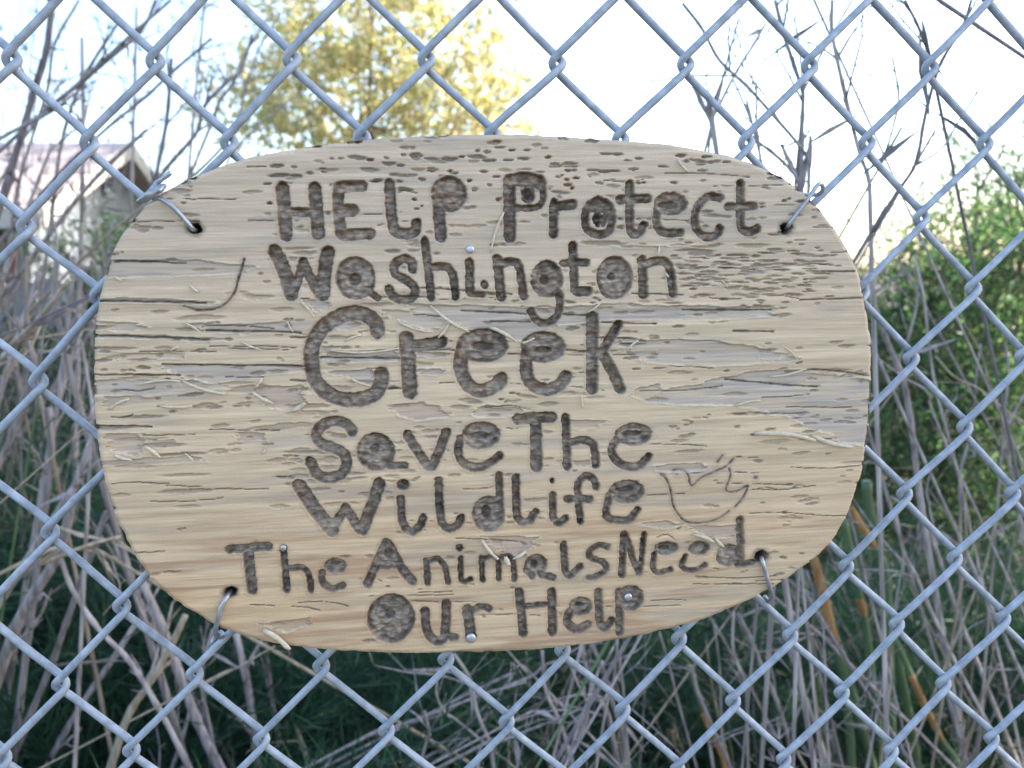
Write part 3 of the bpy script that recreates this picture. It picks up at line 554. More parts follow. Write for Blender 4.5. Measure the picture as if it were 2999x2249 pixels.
# -------- outline: keep the cells inside, pull the border onto the sawn edge
op = outl + 0
def sdf_outline(px, pz):
    best = np.full(px.shape, 9.0); nxp = np.zeros(px.shape); nzp = np.zeros(px.shape)
    return best
ins = np.zeros((NZ, NX), bool); n_ = len(op)
for i in range(n_):
    a, b = op[i], op[(i+1) % n_]
    rows = np.where((a[1] > gz) != (b[1] > gz))[0]
    for r in rows:
        xi = (b[0]-a[0])*(gz[r]-a[1])/(b[1]-a[1]) + a[0]; ins[r, gx < xi] ^= True
cell = ins[:-1, :-1] & ins[1:, :-1] & ins[:-1, 1:] & ins[1:, 1:]
used = np.zeros((NZ, NX), bool); used[:-1, :-1] |= cell; used[1:, :-1] |= cell; used[:-1, 1:] |= cell; used[1:, 1:] |= cell
full = np.zeros((NZ, NX), int)
for a in (0, 1):
    for b in (0, 1): full[a:NZ-1+a, b:NX-1+b] += cell
bord = used & (full < 4)
VX = XX.copy(); VZ = ZZ.copy()
dense = spline(np.vstack([op, op[:1]]), 3)
bi, bj = np.where(bord)
for s0 in range(0, len(bi), 400):
    ii, jj = bi[s0:s0+400], bj[s0:s0+400]
    d2 = (dense[None, :, 0]-XX[ii, jj][:, None])**2 + (dense[None, :, 1]-ZZ[ii, jj][:, None])**2
    k = d2.argmin(1); VX[ii, jj] = dense[k, 0]; VZ[ii, jj] = dense[k, 1]
# rounded edge
er = np.full((NZ, NX), 1.0); tmp = used.copy(); q_ = tmp & ~bord
HB_ = np.zeros((NZ, NX)); HB_[bord] = 0.0012
ring = bord.copy()
for lev, dz in ((1, 0.0006), (2, 0.0003), (3, 0.00012)):
    nb = ring.copy(); nb[1:] |= ring[:-1]; nb[:-1] |= ring[1:]; nb[:, 1:] |= ring[:, :-1]; nb[:, :-1] |= ring[:, 1:]
    new = nb & ~ring & used; HB_[new] = dz; ring = nb
Hh -= HB_*(0.6+0.8*fbm(XX/0.01, ZZ/0.01, 77))
zb = outl[:, 1].min(); SX, SZ = 0.24, zb               # the sign's own origin, at its lowest point
root = empty('carved_sign', (SX, YF + THK, SZ))
tag(root, 'oval wooden board carved with HELP Protect Washington Creek, wired to the fence', 'sign')
vid = -np.ones((NZ, NX), int); vid[used] = np.arange(used.sum())
VV = np.stack([VX[used]-SX, (-Hh[used]) - THK, VZ[used]-SZ], 1); CC = np.concatenate([colr[used], np.ones((used.sum(), 1))], 1)
ci, cj = np.where(cell)
FQ = np.stack([vid[ci, cj], vid[ci, cj+1], vid[ci+1, cj+1], vid[ci+1, cj]], 1)
# smooth normals over the whole face
e1 = VV[FQ[:, 2]]-VV[FQ[:, 0]]; e2 = VV[FQ[:, 3]]-VV[FQ[:, 1]]; fn = np.cross(e1, e2); VN = np.zeros_like(VV)
for k in range(4): np.add.at(VN, FQ[:, k], fn)
VN /= np.linalg.norm(VN, axis=1)[:, None] + 1e-20
flid = np.where((LID[ci, cj] >= 0) & (LID[ci, cj] == LID[ci+1, cj+1]), LID[ci, cj], -1)
def np_mesh(name, V, F, N, Cc, extra_quads=None, extra_v=None):
    me = bpy.data.meshes.new(name); nv, nf = len(V), len(F)
    me.vertices.add(nv); me.vertices.foreach_set('co', V.astype(np.float32).ravel())
    me.loops.add(nf*4); me.loops.foreach_set('vertex_index', F.astype(np.int32).ravel())
    me.polygons.add(nf); me.polygons.foreach_set('loop_start', np.arange(0, nf*4, 4, dtype=np.int32))
    me.polygons.foreach_set('use_smooth', np.ones(nf, bool))
    me.update(); ca = me.color_attributes.new('Col', 'FLOAT_COLOR', 'POINT'); ca.data.foreach_set('color', Cc.astype(np.float32).ravel())
    if N is not None: me.normals_split_custom_set_from_vertices(N.tolist())
    me.materials.append(M['board']); return me
def sub_mesh(name, mask, parent):
    F = FQ[mask]; u, inv = np.unique(F, return_inverse=True); F2 = inv.reshape(-1, 4)
    o = bpy.data.objects.new(name, np_mesh(name, VV[u], F2, VN[u], CC[u])); col.objects.link(o); o.parent = parent; return o
board = sub_mesh('board', flid < 0, root)
for k, (nm, lb_) in enumerate(marks):
    mk = flid == k
    if mk.sum() < 3: continue
    o = sub_mesh(nm, mk, root); o['label'] = lb_
# sawn edge and back
pr = dense[:-1] if np.allclose(dense[0], dense[-1]) else dense
m_ = len(pr); prc = pr + 0.00025*np.stack([fbm(pr[:, 0]/0.003, pr[:, 1]/0.003, 5)-.5, fbm(pr[:, 0]/0.003, pr[:, 1]/0.003, 6)-.5], 1)
levels = [(-THK + 0.0011, -0.0001), (-THK*0.8, 0.0002), (-THK*0.5, 0.0), (-THK*0.25, 0.0002), (-0.0008, 0.0), (0.0, -0.001)]
cen = pr.mean(0); dirn = (pr-cen)/np.linalg.norm(pr-cen, axis=1)[:, None]
ev = []; ec_ = []
for yy, gr in levels:
    q = prc + dirn*gr; ev.append(np.stack([q[:, 0]-SX, np.full(m_, yy), q[:, 1]-SZ], 1))
    tn = (0.7+0.5*fbm(q[:, 0]/0.004, q[:, 1]/0.004+yy*300, 7, 3))[:, None]; tp = sstep(0.7, 0.95, (q[:, 1]-z0)/(z1-z0))[:, None]
    ec_.append(np.concatenate([(np.array([[0.42, 0.33, 0.22]])*(1-tp) + np.array([[0.25, 0.235, 0.215]])*tp)*tn, np.ones((m_, 1))], 1))
ev = np.concatenate(ev); ec_ = np.concatenate(ec_); ef = []
for r in range(len(levels)-1):
    a = r*m_ + np.arange(m_); b = r*m_ + (np.arange(m_)+1) % m_
    ef.append(np.stack([a, a+m_, b+m_, b], 1))
ef = np.concatenate(ef)
eo = bpy.data.objects.new('sawn_edge', np_mesh('sawn_edge', ev, ef, None, ec_)); col.objects.link(eo); eo.parent = root
bk = MB(); last = (len(levels)-1)*m_; bk.add(ev[last:last+m_], [tuple(range(m_))]); bk.build('back_face', M['fence_wood'], root, False)
# -------- splinters curling off the face
SPL = [('4',1230,190,1290,232,16),('4',1190,430,1300,492,14),('4',1862,420,1902,492,10),('4',1108,612,1162,586,14),('4',1560,552,1702,606,16),('4',890,832,1172,808,14),('4',1185,808,1470,892,22),('4',1702,790,1662,842,16),('4',1635,878,1772,952,24),('4',705,992,842,922,18),('4',1036,968,1252,968,20),('4',1895,1002,1980,950,18),('4',742,1288,862,1318,20),('4',938,1230,1042,1302,26),('4',1702,1282,1722,1228,14),('4',1200,1278,1262,1332,12),('4',740,130,800,160,14),
('C',120,130,292,322,26),('C',1650,180,2105,490,34),('C',1872,390,1740,560,36),('C',1270,370,1645,492,26),('C',638,602,832,528,22),('C',715,1042,945,1122,30),('C',180,1330,30,1420,34),('C',460,705,1282,680,26),
('D',335,432,655,610,40),('D',712,622,862,560,32),('D',1640,150,1482,262,22),('D',2085,590,1950,702,30),('D',1408,1222,1424,1382,24),
('B',222,508,108,862,20),('B',1565,800,1545,882,18),('B',1615,1025,1642,1068,18),('B',2092,1090,2152,1152,18),('B',1722,52,1812,162,22),
('5',462,1146,850,1190,34),('5',830,1160,1092,1232,36),('5',330,972,500,932,16),('5',560,780,782,732,16),('5',662,592,742,672,12),
('7',908,180,1012,300,26),('7',1192,252,1108,302,22),('7',1060,285,1085,340,40),('8',60,142,202,192,24),('8',198,150,262,222,24),('G',420,832,640,992,52)]
for n_s, (c, xa, ya, xb, yb, wd) in enumerate(SPL):
    a, b = SGs(c, [(xa, ya), (xb, yb)]); r0 = wd*CR[c][2]*MPX*0.5; L = np.linalg.norm(b-a); t = (b-a)/L; nrm = np.array([-t[1], t[0]])
    nL, nA = 7, 8; vv = []
    arc0 = rs.uniform(-0.3, 0.3); span = rs.uniform(3.2, 4.6)
    for i in range(nL):
        s_ = i/(nL-1); rr = r0*(0.35 + 0.65*math.sin(math.pi*(0.15+0.75*s_)))*(1+0.15*rs.normal()); bend = 0.05*L*math.sin(math.pi*s_)*(1 if n_s % 2 else -1)
        cpt = a + t*L*s_ + nrm*bend; lift = 0.0003 + 0.0012*s_**2*(0.3 + rs.random()*0.5)
        for k in range(nA):
            an = arc0 + span*k/(nA-1); off = rr*math.cos(an); up = rr*(1+math.sin(an))*0.8 + lift
            vv.append((cpt[0] + nrm[0]*off - SX, -THK - up, cpt[1] + nrm[1]*off - SZ))
    b_ = MB(); b_.add(vv, [(i*nA+k, i*nA+k+1, (i+1)*nA+k+1, (i+1)*nA+k) for i in range(nL-1) for k in range(nA-1)])
    o = b_.build('splinter', M['splinter'], root); sm = o.modifiers.new('thick', 'SOLIDIFY'); sm.thickness = 0.00028
# -------- nail heads
for (u, v, r, dpt) in [(1377, 730, 12, 0.0002), (1379, 1867, 15, 0.0008), (1841, 1751, 13, -0.0012), (829, 1606, 11, -0.0010)]:
    q = SG((u, v)); rr = r*MPX; b_ = MB(); n_ = 14; vv = [(q[0]-SX, -THK-dpt-0.0009, q[1]-SZ)]
    prof = [(0.55, 0.0009), (0.9, 0.0006), (1.0, 0.0002), (0.96, -0.0012)]
    for pr_, h_ in prof:
        for k in range(n_): vv.append((q[0]-SX + rr*pr_*math.cos(2*math.pi*k/n_), -THK-dpt-h_, q[1]-SZ + rr*pr_*math.sin(2*math.pi*k/n_)))
    ff = [(0, 1+k, 1+(k+1) % n_) for k in range(n_)] + [(1+r_*n_+k, 1+(r_+1)*n_+k, 1+(r_+1)*n_+(k+1) % n_, 1+r_*n_+(k+1) % n_) for r_ in range(len(prof)-1) for k in range(n_)]
    b_.add(vv, ff); b_.build('nail', M['nail'], root)

# ------------------------------------------------------------------ tie wires
def tie(pts, r, label):
    P = spline([tuple(p) for p in pts], 7); b = MB(); b.tube(P, r, 8); o = b.build('tie_wire', M['tie'])
    tag(o, label, 'wire', 'tie wires holding the sign')
def W3(c, x, y, d): u, v = PX(c, [(x, y)])[0]; q = at(u, v, d); return q
FS = YF - 0.001
def coil(c, x, y, rx, ry, turns, yc, ax, steps=9):
    """loops round the fence wire at a pixel; ax = drift per turn in crop pixels"""
    out = []
    for k in range(int(turns*steps)+1):
        a = 2*math.pi*k/steps; f = k/steps
        q = W3(c, x + ax[0]*f + rx*math.cos(a), y + ax[1]*f + ry*math.cos(a), yc - 0.0052*math.sin(a)); out.append(q)
    return out
tie([W3('1',1270,1495,YF+0.006), W3('1',1245,1480,YF-0.0005), W3('1',1200,1425,FS-0.001), W3('1',1110,1330,FS-0.0015), W3('1',1040,1285,FS+0.001), W3('1',1000,1290,-0.021)] + coil('1',945,1262,52,-44,4.3,-0.0195,(17,-4)) + [W3('1',1005,1195,-0.020), W3('1',1050,1160,-0.020), W3('1',1105,1120,-0.021)], 0.00125, 'grey tie wire knotted in coils at the roof side of the sign')
tie([W3('3',668,1482,YF+0.006), W3('3',690,1455,YF-0.0005), W3('3',750,1370,FS-0.001), W3('3',820,1280,FS-0.001), W3('3',862,1215,FS-0.001), W3('3',885,1192,FS-0.001), W3('3',908,1205,FS+0.001), W3('3',905,1235,FS+0.003), W3('3',880,1258,-0.016), W3('3',850,1262,-0.012), W3('3',800,1262,-0.004), W3('3',762,1256,0.006)], 0.00115, 'pale tie wire curled into a small open eye above the board')
tie([W3('G',155,525,YF+0.006), W3('G',125,575,YF-0.0008), W3('G',75,660,FS-0.0015), W3('G',50,760,FS-0.001), W3('G',30,850,FS+0.003), W3('G',50,900,-0.012), W3('G',95,890,0.004), W3('G',60,860,0.008), W3('G',10,930,0.004), W3('G',-10,1000,0.006)], 0.0013, 'bent tie wire from the scorched hole under the word The')
tie([W3('H',2036,362,YF+0.006), W3('H',2045,395,YF-0.0008), W3('H',2070,480,FS-0.001), W3('H',2095,570,FS-0.001), W3('H',2112,625,FS+0.004), W3('H',2118,660,-0.008), W3('H',2090,690,0.005), W3('H',2060,650,0.007)], 0.0013, 'straight dark tie wire from the hole after the word Need')

# ------------------------------------------------------------------ house, wooden fence
def house():
    X1 = -3.78; XL = -13.0; yr, ye = 12.0, 9.0; zr, ze = at(425, 418, yr)[2], at(160, 612, ye)[2]
    yb_ = 2*yr - ye; h = empty('house', ((X1+XL)/2, yr, 0)); O = np.array([(X1+XL)/2, yr, 0])
    tag(h, 'low grey house with a pale gable roof behind the dry stalks', 'house')
    def P(b, nm, m, par=h, sm=False):
        b.v = [v - O for v in b.v]; return b.build(nm, m, par, sm)
    b = MB(); t = 0.14
    for (ya, za, yb, zb_) in ((ye, ze, yr, zr), (yb_, ze, yr, zr)):
        b.add([(XL,ya,za),(X1,ya,za),(X1,yb,zb_),(XL,yb,zb_),(XL,ya,za-t),(X1,ya,za-t),(X1,yb,zb_-t),(XL,yb,zb_-t)],
              [(0,1,2,3),(7,6,5,4),(0,4,5,1),(1,5,6,2),(3,2,6,7),(0,3,7,4)])
    rf = P(b, 'roof', M['roof'])
    for sg in (1, -1):
        b = MB(); ya = ye if sg > 0 else yb_
        b.add([(X1+.004,ya,ze+.02),(X1+.03,ya,ze+.02),(X1+.03,yr,zr+.03),(X1+.004,yr,zr+.03),(X1+.004,ya,ze-.2),(X1+.03,ya,ze-.2),(X1+.03,yr,zr-.2),(X1+.004,yr,zr-.2)],
              [(0,1,2,3),(7,6,5,4),(0,4,5,1),(1,5,6,2),(3,2,6,7),(0,3,7,4)]); P(b, 'rake_board', M['trim'], rf)
    b = MB(); b.box((XL, ye-.035, ze-.2), (X1-.005, ye-.005, ze+.015)); P(b, 'fascia', M['trim'], rf)
    Xw = X1 - 0.35; yw0, yw1 = ye+.45, yb_-.45; zt_ = ze + (zr-ze)*.45/(yr-ye) - t - 0.02
    b = MB(); b.add([(Xw,yw0,0),(Xw,yw1,0),(Xw,yw1,zt_),(Xw,yr,zr-t-.02),(Xw,yw0,zt_),(XL,yw0,0),(XL,yw1,0),(XL,yw1,zt_),(XL,yr,zr-t-.02),(XL,yw0,zt_)],
                    [(0,1,2,3,4),(9,8,7,6,5),(0,4,9,5),(1,6,7,2)]); P(b, 'wall', M['house'])
    b = MB(); b.box((Xw+.004, yr-.22, zr-.75), (Xw+.05, yr+.22, zr-.42)); v_ = P(b, 'gable_vent', M['glass'])
    for k in range(4):
        b = MB(); b.box((Xw+.054, yr-.2, zr-.72+.075*k), (Xw+.075, yr+.2, zr-.69+.075*k)); P(b, 'slat', M['house'], v_)
    for (xa, xb, za, zb_) in ((-4.95, -4.35, 0.9, 1.75), (-8.2, -7.0, 0.9, 1.75)):
        b = MB(); b.box((xa-.08, yw0-.05, za-.08), (xb+.08, yw0-.004, zb_+.08)); w_ = P(b, 'window', M['brick_red'])
        b = MB(); b.box((xa, yw0-.06, za), (xb, yw0-.052, zb_)); P(b, 'pane', M['glass'], w_)
house()
random.seed(5)
pf = empty('wooden_fence', tuple(at(-40, 1000, 4.6)*np.array([1, 1, 0]))); pfo = np.array(pf.location)
tag(pf, 'weathered grey vertical board fence behind the dry stalks', 'fence')
xA, xB = -4.6, at(420, 900, 4.6)[0]; zT = at(150, 828, 4.6)[2]; k = 0; x = xA
while x < xB:
    wv = random.uniform(.125, .145); b = MB(); h_ = zT + random.uniform(-.03, .03)
    y_ = 4.6 + random.uniform(-.006, .006)
    b.add(np.array([(x,y_,0.02),(x+wv,y_,0.02),(x+wv,y_+.018,0.02),(x,y_+.018,0.02),(x,y_,h_-.03),(x+wv,y_,h_-.03),(x+wv,y_+.018,h_-.03),(x,y_+.018,h_-.03),(x+.03,y_,h_),(x+wv-.03,y_,h_),(x+wv-.03,y_+.018,h_),(x+.03,y_+.018,h_)]) - pfo,
          [(0,1,5,9,8,4),(2,3,7,11,10,6),(1,2,6,5),(3,0,4,7),(5,6,10,9),(9,10,11,8),(8,11,7,4),(0,3,2,1)])
    b.build('board', M['fence_wood'], pf, False); x += wv + random.uniform(.006, .014)
for zz in (.35, zT-.2):
    b = MB(); b.box(np.array((xA, 4.632, zz)) - pfo, np.array((xB, 4.67, zz+.09)) - pfo); b.build('rail', M['fence_wood'], pf, False)

# ------------------------------------------------------------------ plants
def unit(v): return v/(np.linalg.norm(v, axis=-1, keepdims=True) + 1e-12)
def leaves(b, C, dirs, L, Wd, rng, fold=0.25):
    """C: (N,3) bases, dirs: (N,3) growth directions; kite-shaped folded leaves"""
    n = len(C); r = unit(rng.normal(size=(n, 3))); d = unit(dirs); s = unit(np.cross(d, r)); up = np.cross(s, d)
    L = np.broadcast_to(L, (n,))[:, None]; Wd = np.broadcast_to(Wd, (n,))[:, None]
    mid = C + d*L*0.45
    b.quads(np.stack([C, mid + s*Wd*0.5 + up*Wd*fold, C + d*L - up*L*0.08, mid - s*Wd*0.5 + up*Wd*fold], 1))
def stalk_geom(b, rng, base, height, lean, r0, nbr, umbel=True, kink=0.05, twig=True):
    n = max(5, int(height/0.16)); P = [np.array(base, float)]; d = unit(np.array([lean[0], lean[1], 1.0])); st = height/n
    for i in range(n):
        d = unit(d + rng.normal(size=3)*kink); P.append(P[-1] + d*st)
    P = np.array(P); R = r0*(1 - 0.72*np.linspace(0, 1, n+1)**1.3)
    # slightly swollen nodes
    Q = []; RR = []
    for i in range(n):
        Q += [P[i], P[i] + (P[i+1]-P[i])*0.06, P[i] + (P[i+1]-P[i])*0.5]; RR += [R[i]*1.22, R[i], R[i]*0.97]
    Q.append(P[-1]); RR.append(R[-1]); b.tube(Q, RR, 6)
    tips = [(P[-1], unit(P[-1]-P[-2]), R[-1])]
    for k in range(nbr):
        i = rng.integers(max(1, n//4), n); o = P[i]; sd = rng.normal(size=3); sd[2] = abs(sd[2])*0.3
        dd = unit(unit(P[i]-P[i-1])*0.9 + unit(sd)*0.75); L = height*rng.uniform(0.10, 0.28); q = [o]
        for s in range(4): dd = unit(dd + rng.normal(size=3)*0.08 + np.array([0, 0, 0.08])); q.append(q[-1] + dd*L/4)
        r_ = min(R[i]*0.5, r0*0.4); b.tube(q, r_*np.array([1, .85, .7, .55, .4]), 5); tips.append((q[-1], dd, r_*0.4))
        if twig:
            for s in (1, 2, 3):
                t2 = unit(dd + rng.normal(size=3)*0.7); L2 = L*rng.uniform(.2, .45); b.tube([q[s], q[s]+t2*L2*.5+rng.normal(size=3)*.004, q[s]+t2*L2], [r_*.5, r_*.4, r_*.25], 4); tips.append((q[s]+t2*L2, t2, r_*.25))
    if umbel:
        for (p, dd, r_) in tips:
            if rng.random() < 0.45:
                m = rng.integers(6, 13); L = rng.uniform(.015, .04)
                for a in range(m):
                    t2 = unit(dd*1.0 + rng.normal(size=3)*0.55); b.tube([p, p+t2*L*.6, p+t2*L], [.0009, .0006, .0004], 3, False)
GL = 'dry stalks thicket on the house side'; GR = 'dry stalks thicket on the shrub side'; GB = 'dry stalks below the board'
def look(m, d, r):
    c = {'stalk': 'grey', 'stalk_tan': 'tan', 'stalk_dark': 'dark', 'cane': 'green'}[m]
    t = 'thick' if r > .007 else 'slender' if r > .0032 else 'thread-thin'
    l = 'toppled' if abs(d[2]) < .35 else 'upright' if abs(d[0]) < .2 else 'slanting' if abs(d[0]) < .55 else 'low-slanting'
    return t + ' ' + c + ' ' + l, ('tipped towards the shrub' if d[0] > .2 else 'tipped towards the house' if d[0] < -.2 else 'standing straight')
def trace(pts, wpx, y0, y1, m, name, label, cat, group, ground=True, seed=0, twigs=0, umbel=False):
    """a stalk followed through the photograph, from its top to where it goes out of sight, then on down to the soil"""
    n = len(pts); rng = np.random.default_rng(seed + 77)
    P = [at(u, v, y0 + (y1-y0)*i/max(1, n-1)) for i, (u, v) in enumerate(pts)]; P = [np.array(p) for p in P]
    if P[0][2] < P[-1][2]: P = P[::-1]
    if ground and P[-1][2] > 0.02:
        d = unit(P[-1]-P[-2]); d = unit(np.array([d[0], 0.0, min(d[2], -.45)])); k = P[-1][2]/(-d[2]); P += [P[-1] + d*k*.5, P[-1] + d*k*1.01]
    Q = spline(P, 5); rr = wpx*pxm((y0+y1)/2)/2; R = np.linspace(rr*0.75, rr*1.05, len(Q)); R = R*(1+0.04*rng.normal(size=len(Q))); R[4::5] *= 1.18
    org = Q[-1]; b = MB(); b.tube(Q - org, R, 7)
    mk = [k_ for k_, v_ in M.items() if v_ == m][0]; l1, l2 = look(mk, unit(P[0]-P[n-1]), rr); label = '%s stalk, %s, %s' % (l1, l2, label)
    for k in range(twigs):
        i = rng.integers(1, max(2, int(len(Q)*0.6))); dd = unit(Q[i-1]-Q[i]); dd = unit(dd + unit(rng.normal(size=3))*0.8); L = rng.uniform(.04, .14)
        q = [Q[i]-org]
        for s in range(3): dd = unit(dd + rng.normal(size=3)*.12); q.append(q[-1]+dd*L/3)
        b.tube(q, rr*np.array([.5, .42, .34, .22]), 5)
        for s in (1, 2, 3):
            t2 = unit(dd + rng.normal(size=3)*.6); b.tube([q[s], q[s]+t2*L*.2, q[s]+t2*L*.42], [rr*.25, rr*.2, .0004], 4)
        if umbel:
            for a in range(9): t2 = unit(dd+rng.normal(size=3)*.6); b.tube([q[-1], q[-1]+t2*.012, q[-1]+t2*.024], [.0007, .0005, .0004], 3, False)
    if wpx > 9:
        k = rng.integers(2, 5); i = rng.integers(1, len(Q)-2, k); dl = unit(rng.normal(size=(k, 3)) + np.array([0, 0, -.5])); leaves(b, Q[i]-org, dl, rng.uniform(.04, .12, k), rng.uniform(.004, .009, k), rng, .3)
    o = b.build(name, m); o.location = tuple(org); tag(o, label, cat, group); return o
LL = 'rising past the house roof'; LD = 'crossing the sky before the roof'
T1 = [
 ([(150,0),(147,60),(130,170),(98,270),(68,380),(30,500),(0,600)],19,.7,.75,'stalk_dark',LD,3),
 ([(500,0),(370,115),(250,225),(135,320),(0,405)],10,.6,.7,'stalk',LL,5),
 ([(455,0),(420,80),(335,160),(230,250),(100,350),(-40,480)],9,.8,.8,'stalk_dark',LL,4),
 ([(620,112),(500,215),(420,290),(320,370),(180,500),(60,640),(-60,760)],9,.75,.85,'stalk_dark',LL,4),
 ([(502,170),(490,340),(470,450),(457,530),(440,700)],12,.9,.95,'stalk_dark',LL,5),
 ([(680,225),(600,308),(578,385),(520,455),(475,510),(400,640)],12,.95,1.,'stalk',LL,6),
 ([(740,100),(705,205),(642,300),(620,360),(545,540),(500,620)],9,1.0,1.1,'stalk',LL,6),
 ([(240,110),(244,360),(240,590),(235,800)],12,.9,.9,'stalk',LL,4),
 ([(232,0),(160,130),(140,260),(95,400),(50,560),(20,760)],9,1.,1.05,'stalk',LL,4),
 ([(700,380),(560,520),(400,620),(260,740),(100,900),(0,1010)],9,.55,.65,'stalk_tan',LL,2),
 ([(310,180),(210,260),(130,330),(60,420),(0,530)],8,.9,.95,'stalk',LL,4),
 ([(430,380),(300,500),(180,640),(60,800),(-30,900)],13,.6,.65,'stalk',LL,2),
 ([(350,60),(240,240),(180,420),(150,640),(120,860)],10,.85,.9,'stalk',LL,4),
 ([(155,420),(100,560),(48,700),(0,840)],11,.7,.72,'stalk',LL,2),
 ([(600,0),(585,150),(570,300),(560,420)],8,1.2,1.2,'stalk',LL,5),
 ([(400,20),(395,210),(392,330),(388,480)],9,1.2,1.2,'stalk',LL,5),
 ([(820,40),(760,140),(720,260),(690,380)],6,1.3,1.3,'stalk',LL,5),
 ([(880,270),(780,350),(700,420),(640,470)],5,1.3,1.3,'stalk',LL,3),
]
for k, (p, w_, a, b_, m, lb_, tw) in enumerate(T1): trace(p, w_*1.1, a*1.2+.75, b_*1.2+.75, M[m], 'dry_stalk', lb_, 'stalk', GL, True, k, tw, True)
LRS = 'bare against white sky'
def c3(p): return PX('3', p)
T2 = [
 (c3([(600,0),(650,200),(745,490),(780,590),(775,800),(770,1000),(755,1230)]),9,.75,.75,'stalk',6),
 (c3([(1100,0),(920,310),(830,500),(785,590),(775,700)]),5,.75,.75,'stalk',2),
 (c3([(0,20),(130,190),(240,390),(420,560),(600,760),(770,960),(825,1080),(815,1260)]),7,.6,.62,'stalk',3),
 (c3([(540,150),(440,320),(330,500),(200,760),(190,800)]),6,.9,.9,'stalk',2),
 (c3([(60,520),(130,680),(190,790),(225,1010)]),11,.8,.8,'stalk',3),
 (c3([(970,0),(972,230),(1060,640),(1150,1000),(1210,1190),(1225,1659)]),9,.7,.7,'stalk',4),
 (c3([(880,60),(920,150),(965,250)]),5,.7,.7,'stalk',0),
 (c3([(1440,0),(1530,180),(1600,370),(1640,560)]),7,.6,.6,'stalk_dark',3),
 (c3([(1870,0),(1840,110),(1780,230),(1660,440),(1570,760),(1510,1060),(1380,1260),(1240,1500),(1120,1680)]),8,.55,.6,'stalk_dark',3),
 (c3([(1930,570),(1780,800),(1680,960),(1510,1080),(1430,1200)]),5,.58,.6,'stalk',2),
 (c3([(1915,175),(2050,260),(2230,380)]),8,.5,.5,'stalk_dark',0),
 (c3([(460,900),(600,1000),(730,1140),(780,1250)]),7,.8,.8,'stalk',4),
 (c3([(480,540),(480,840),(500,1000),(520,1200)]),5,.8,.8,'stalk',3),
 (c3([(330,520),(450,800),(500,1000)]),5,.85,.85,'stalk',2),
 (c3([(1360,370),(1400,620),(1370,800),(1310,1000),(1220,1180)]),5,.75,.72,'cane',2),
]
for k, (p, w_, a, b_, m, tw) in enumerate(T2): trace(p, w_*1.6, a*.62, b_*.62, M[m], 'dry_stalk', LRS, 'stalk', 'bare twigs against the sky', True, 40+k, tw, False)
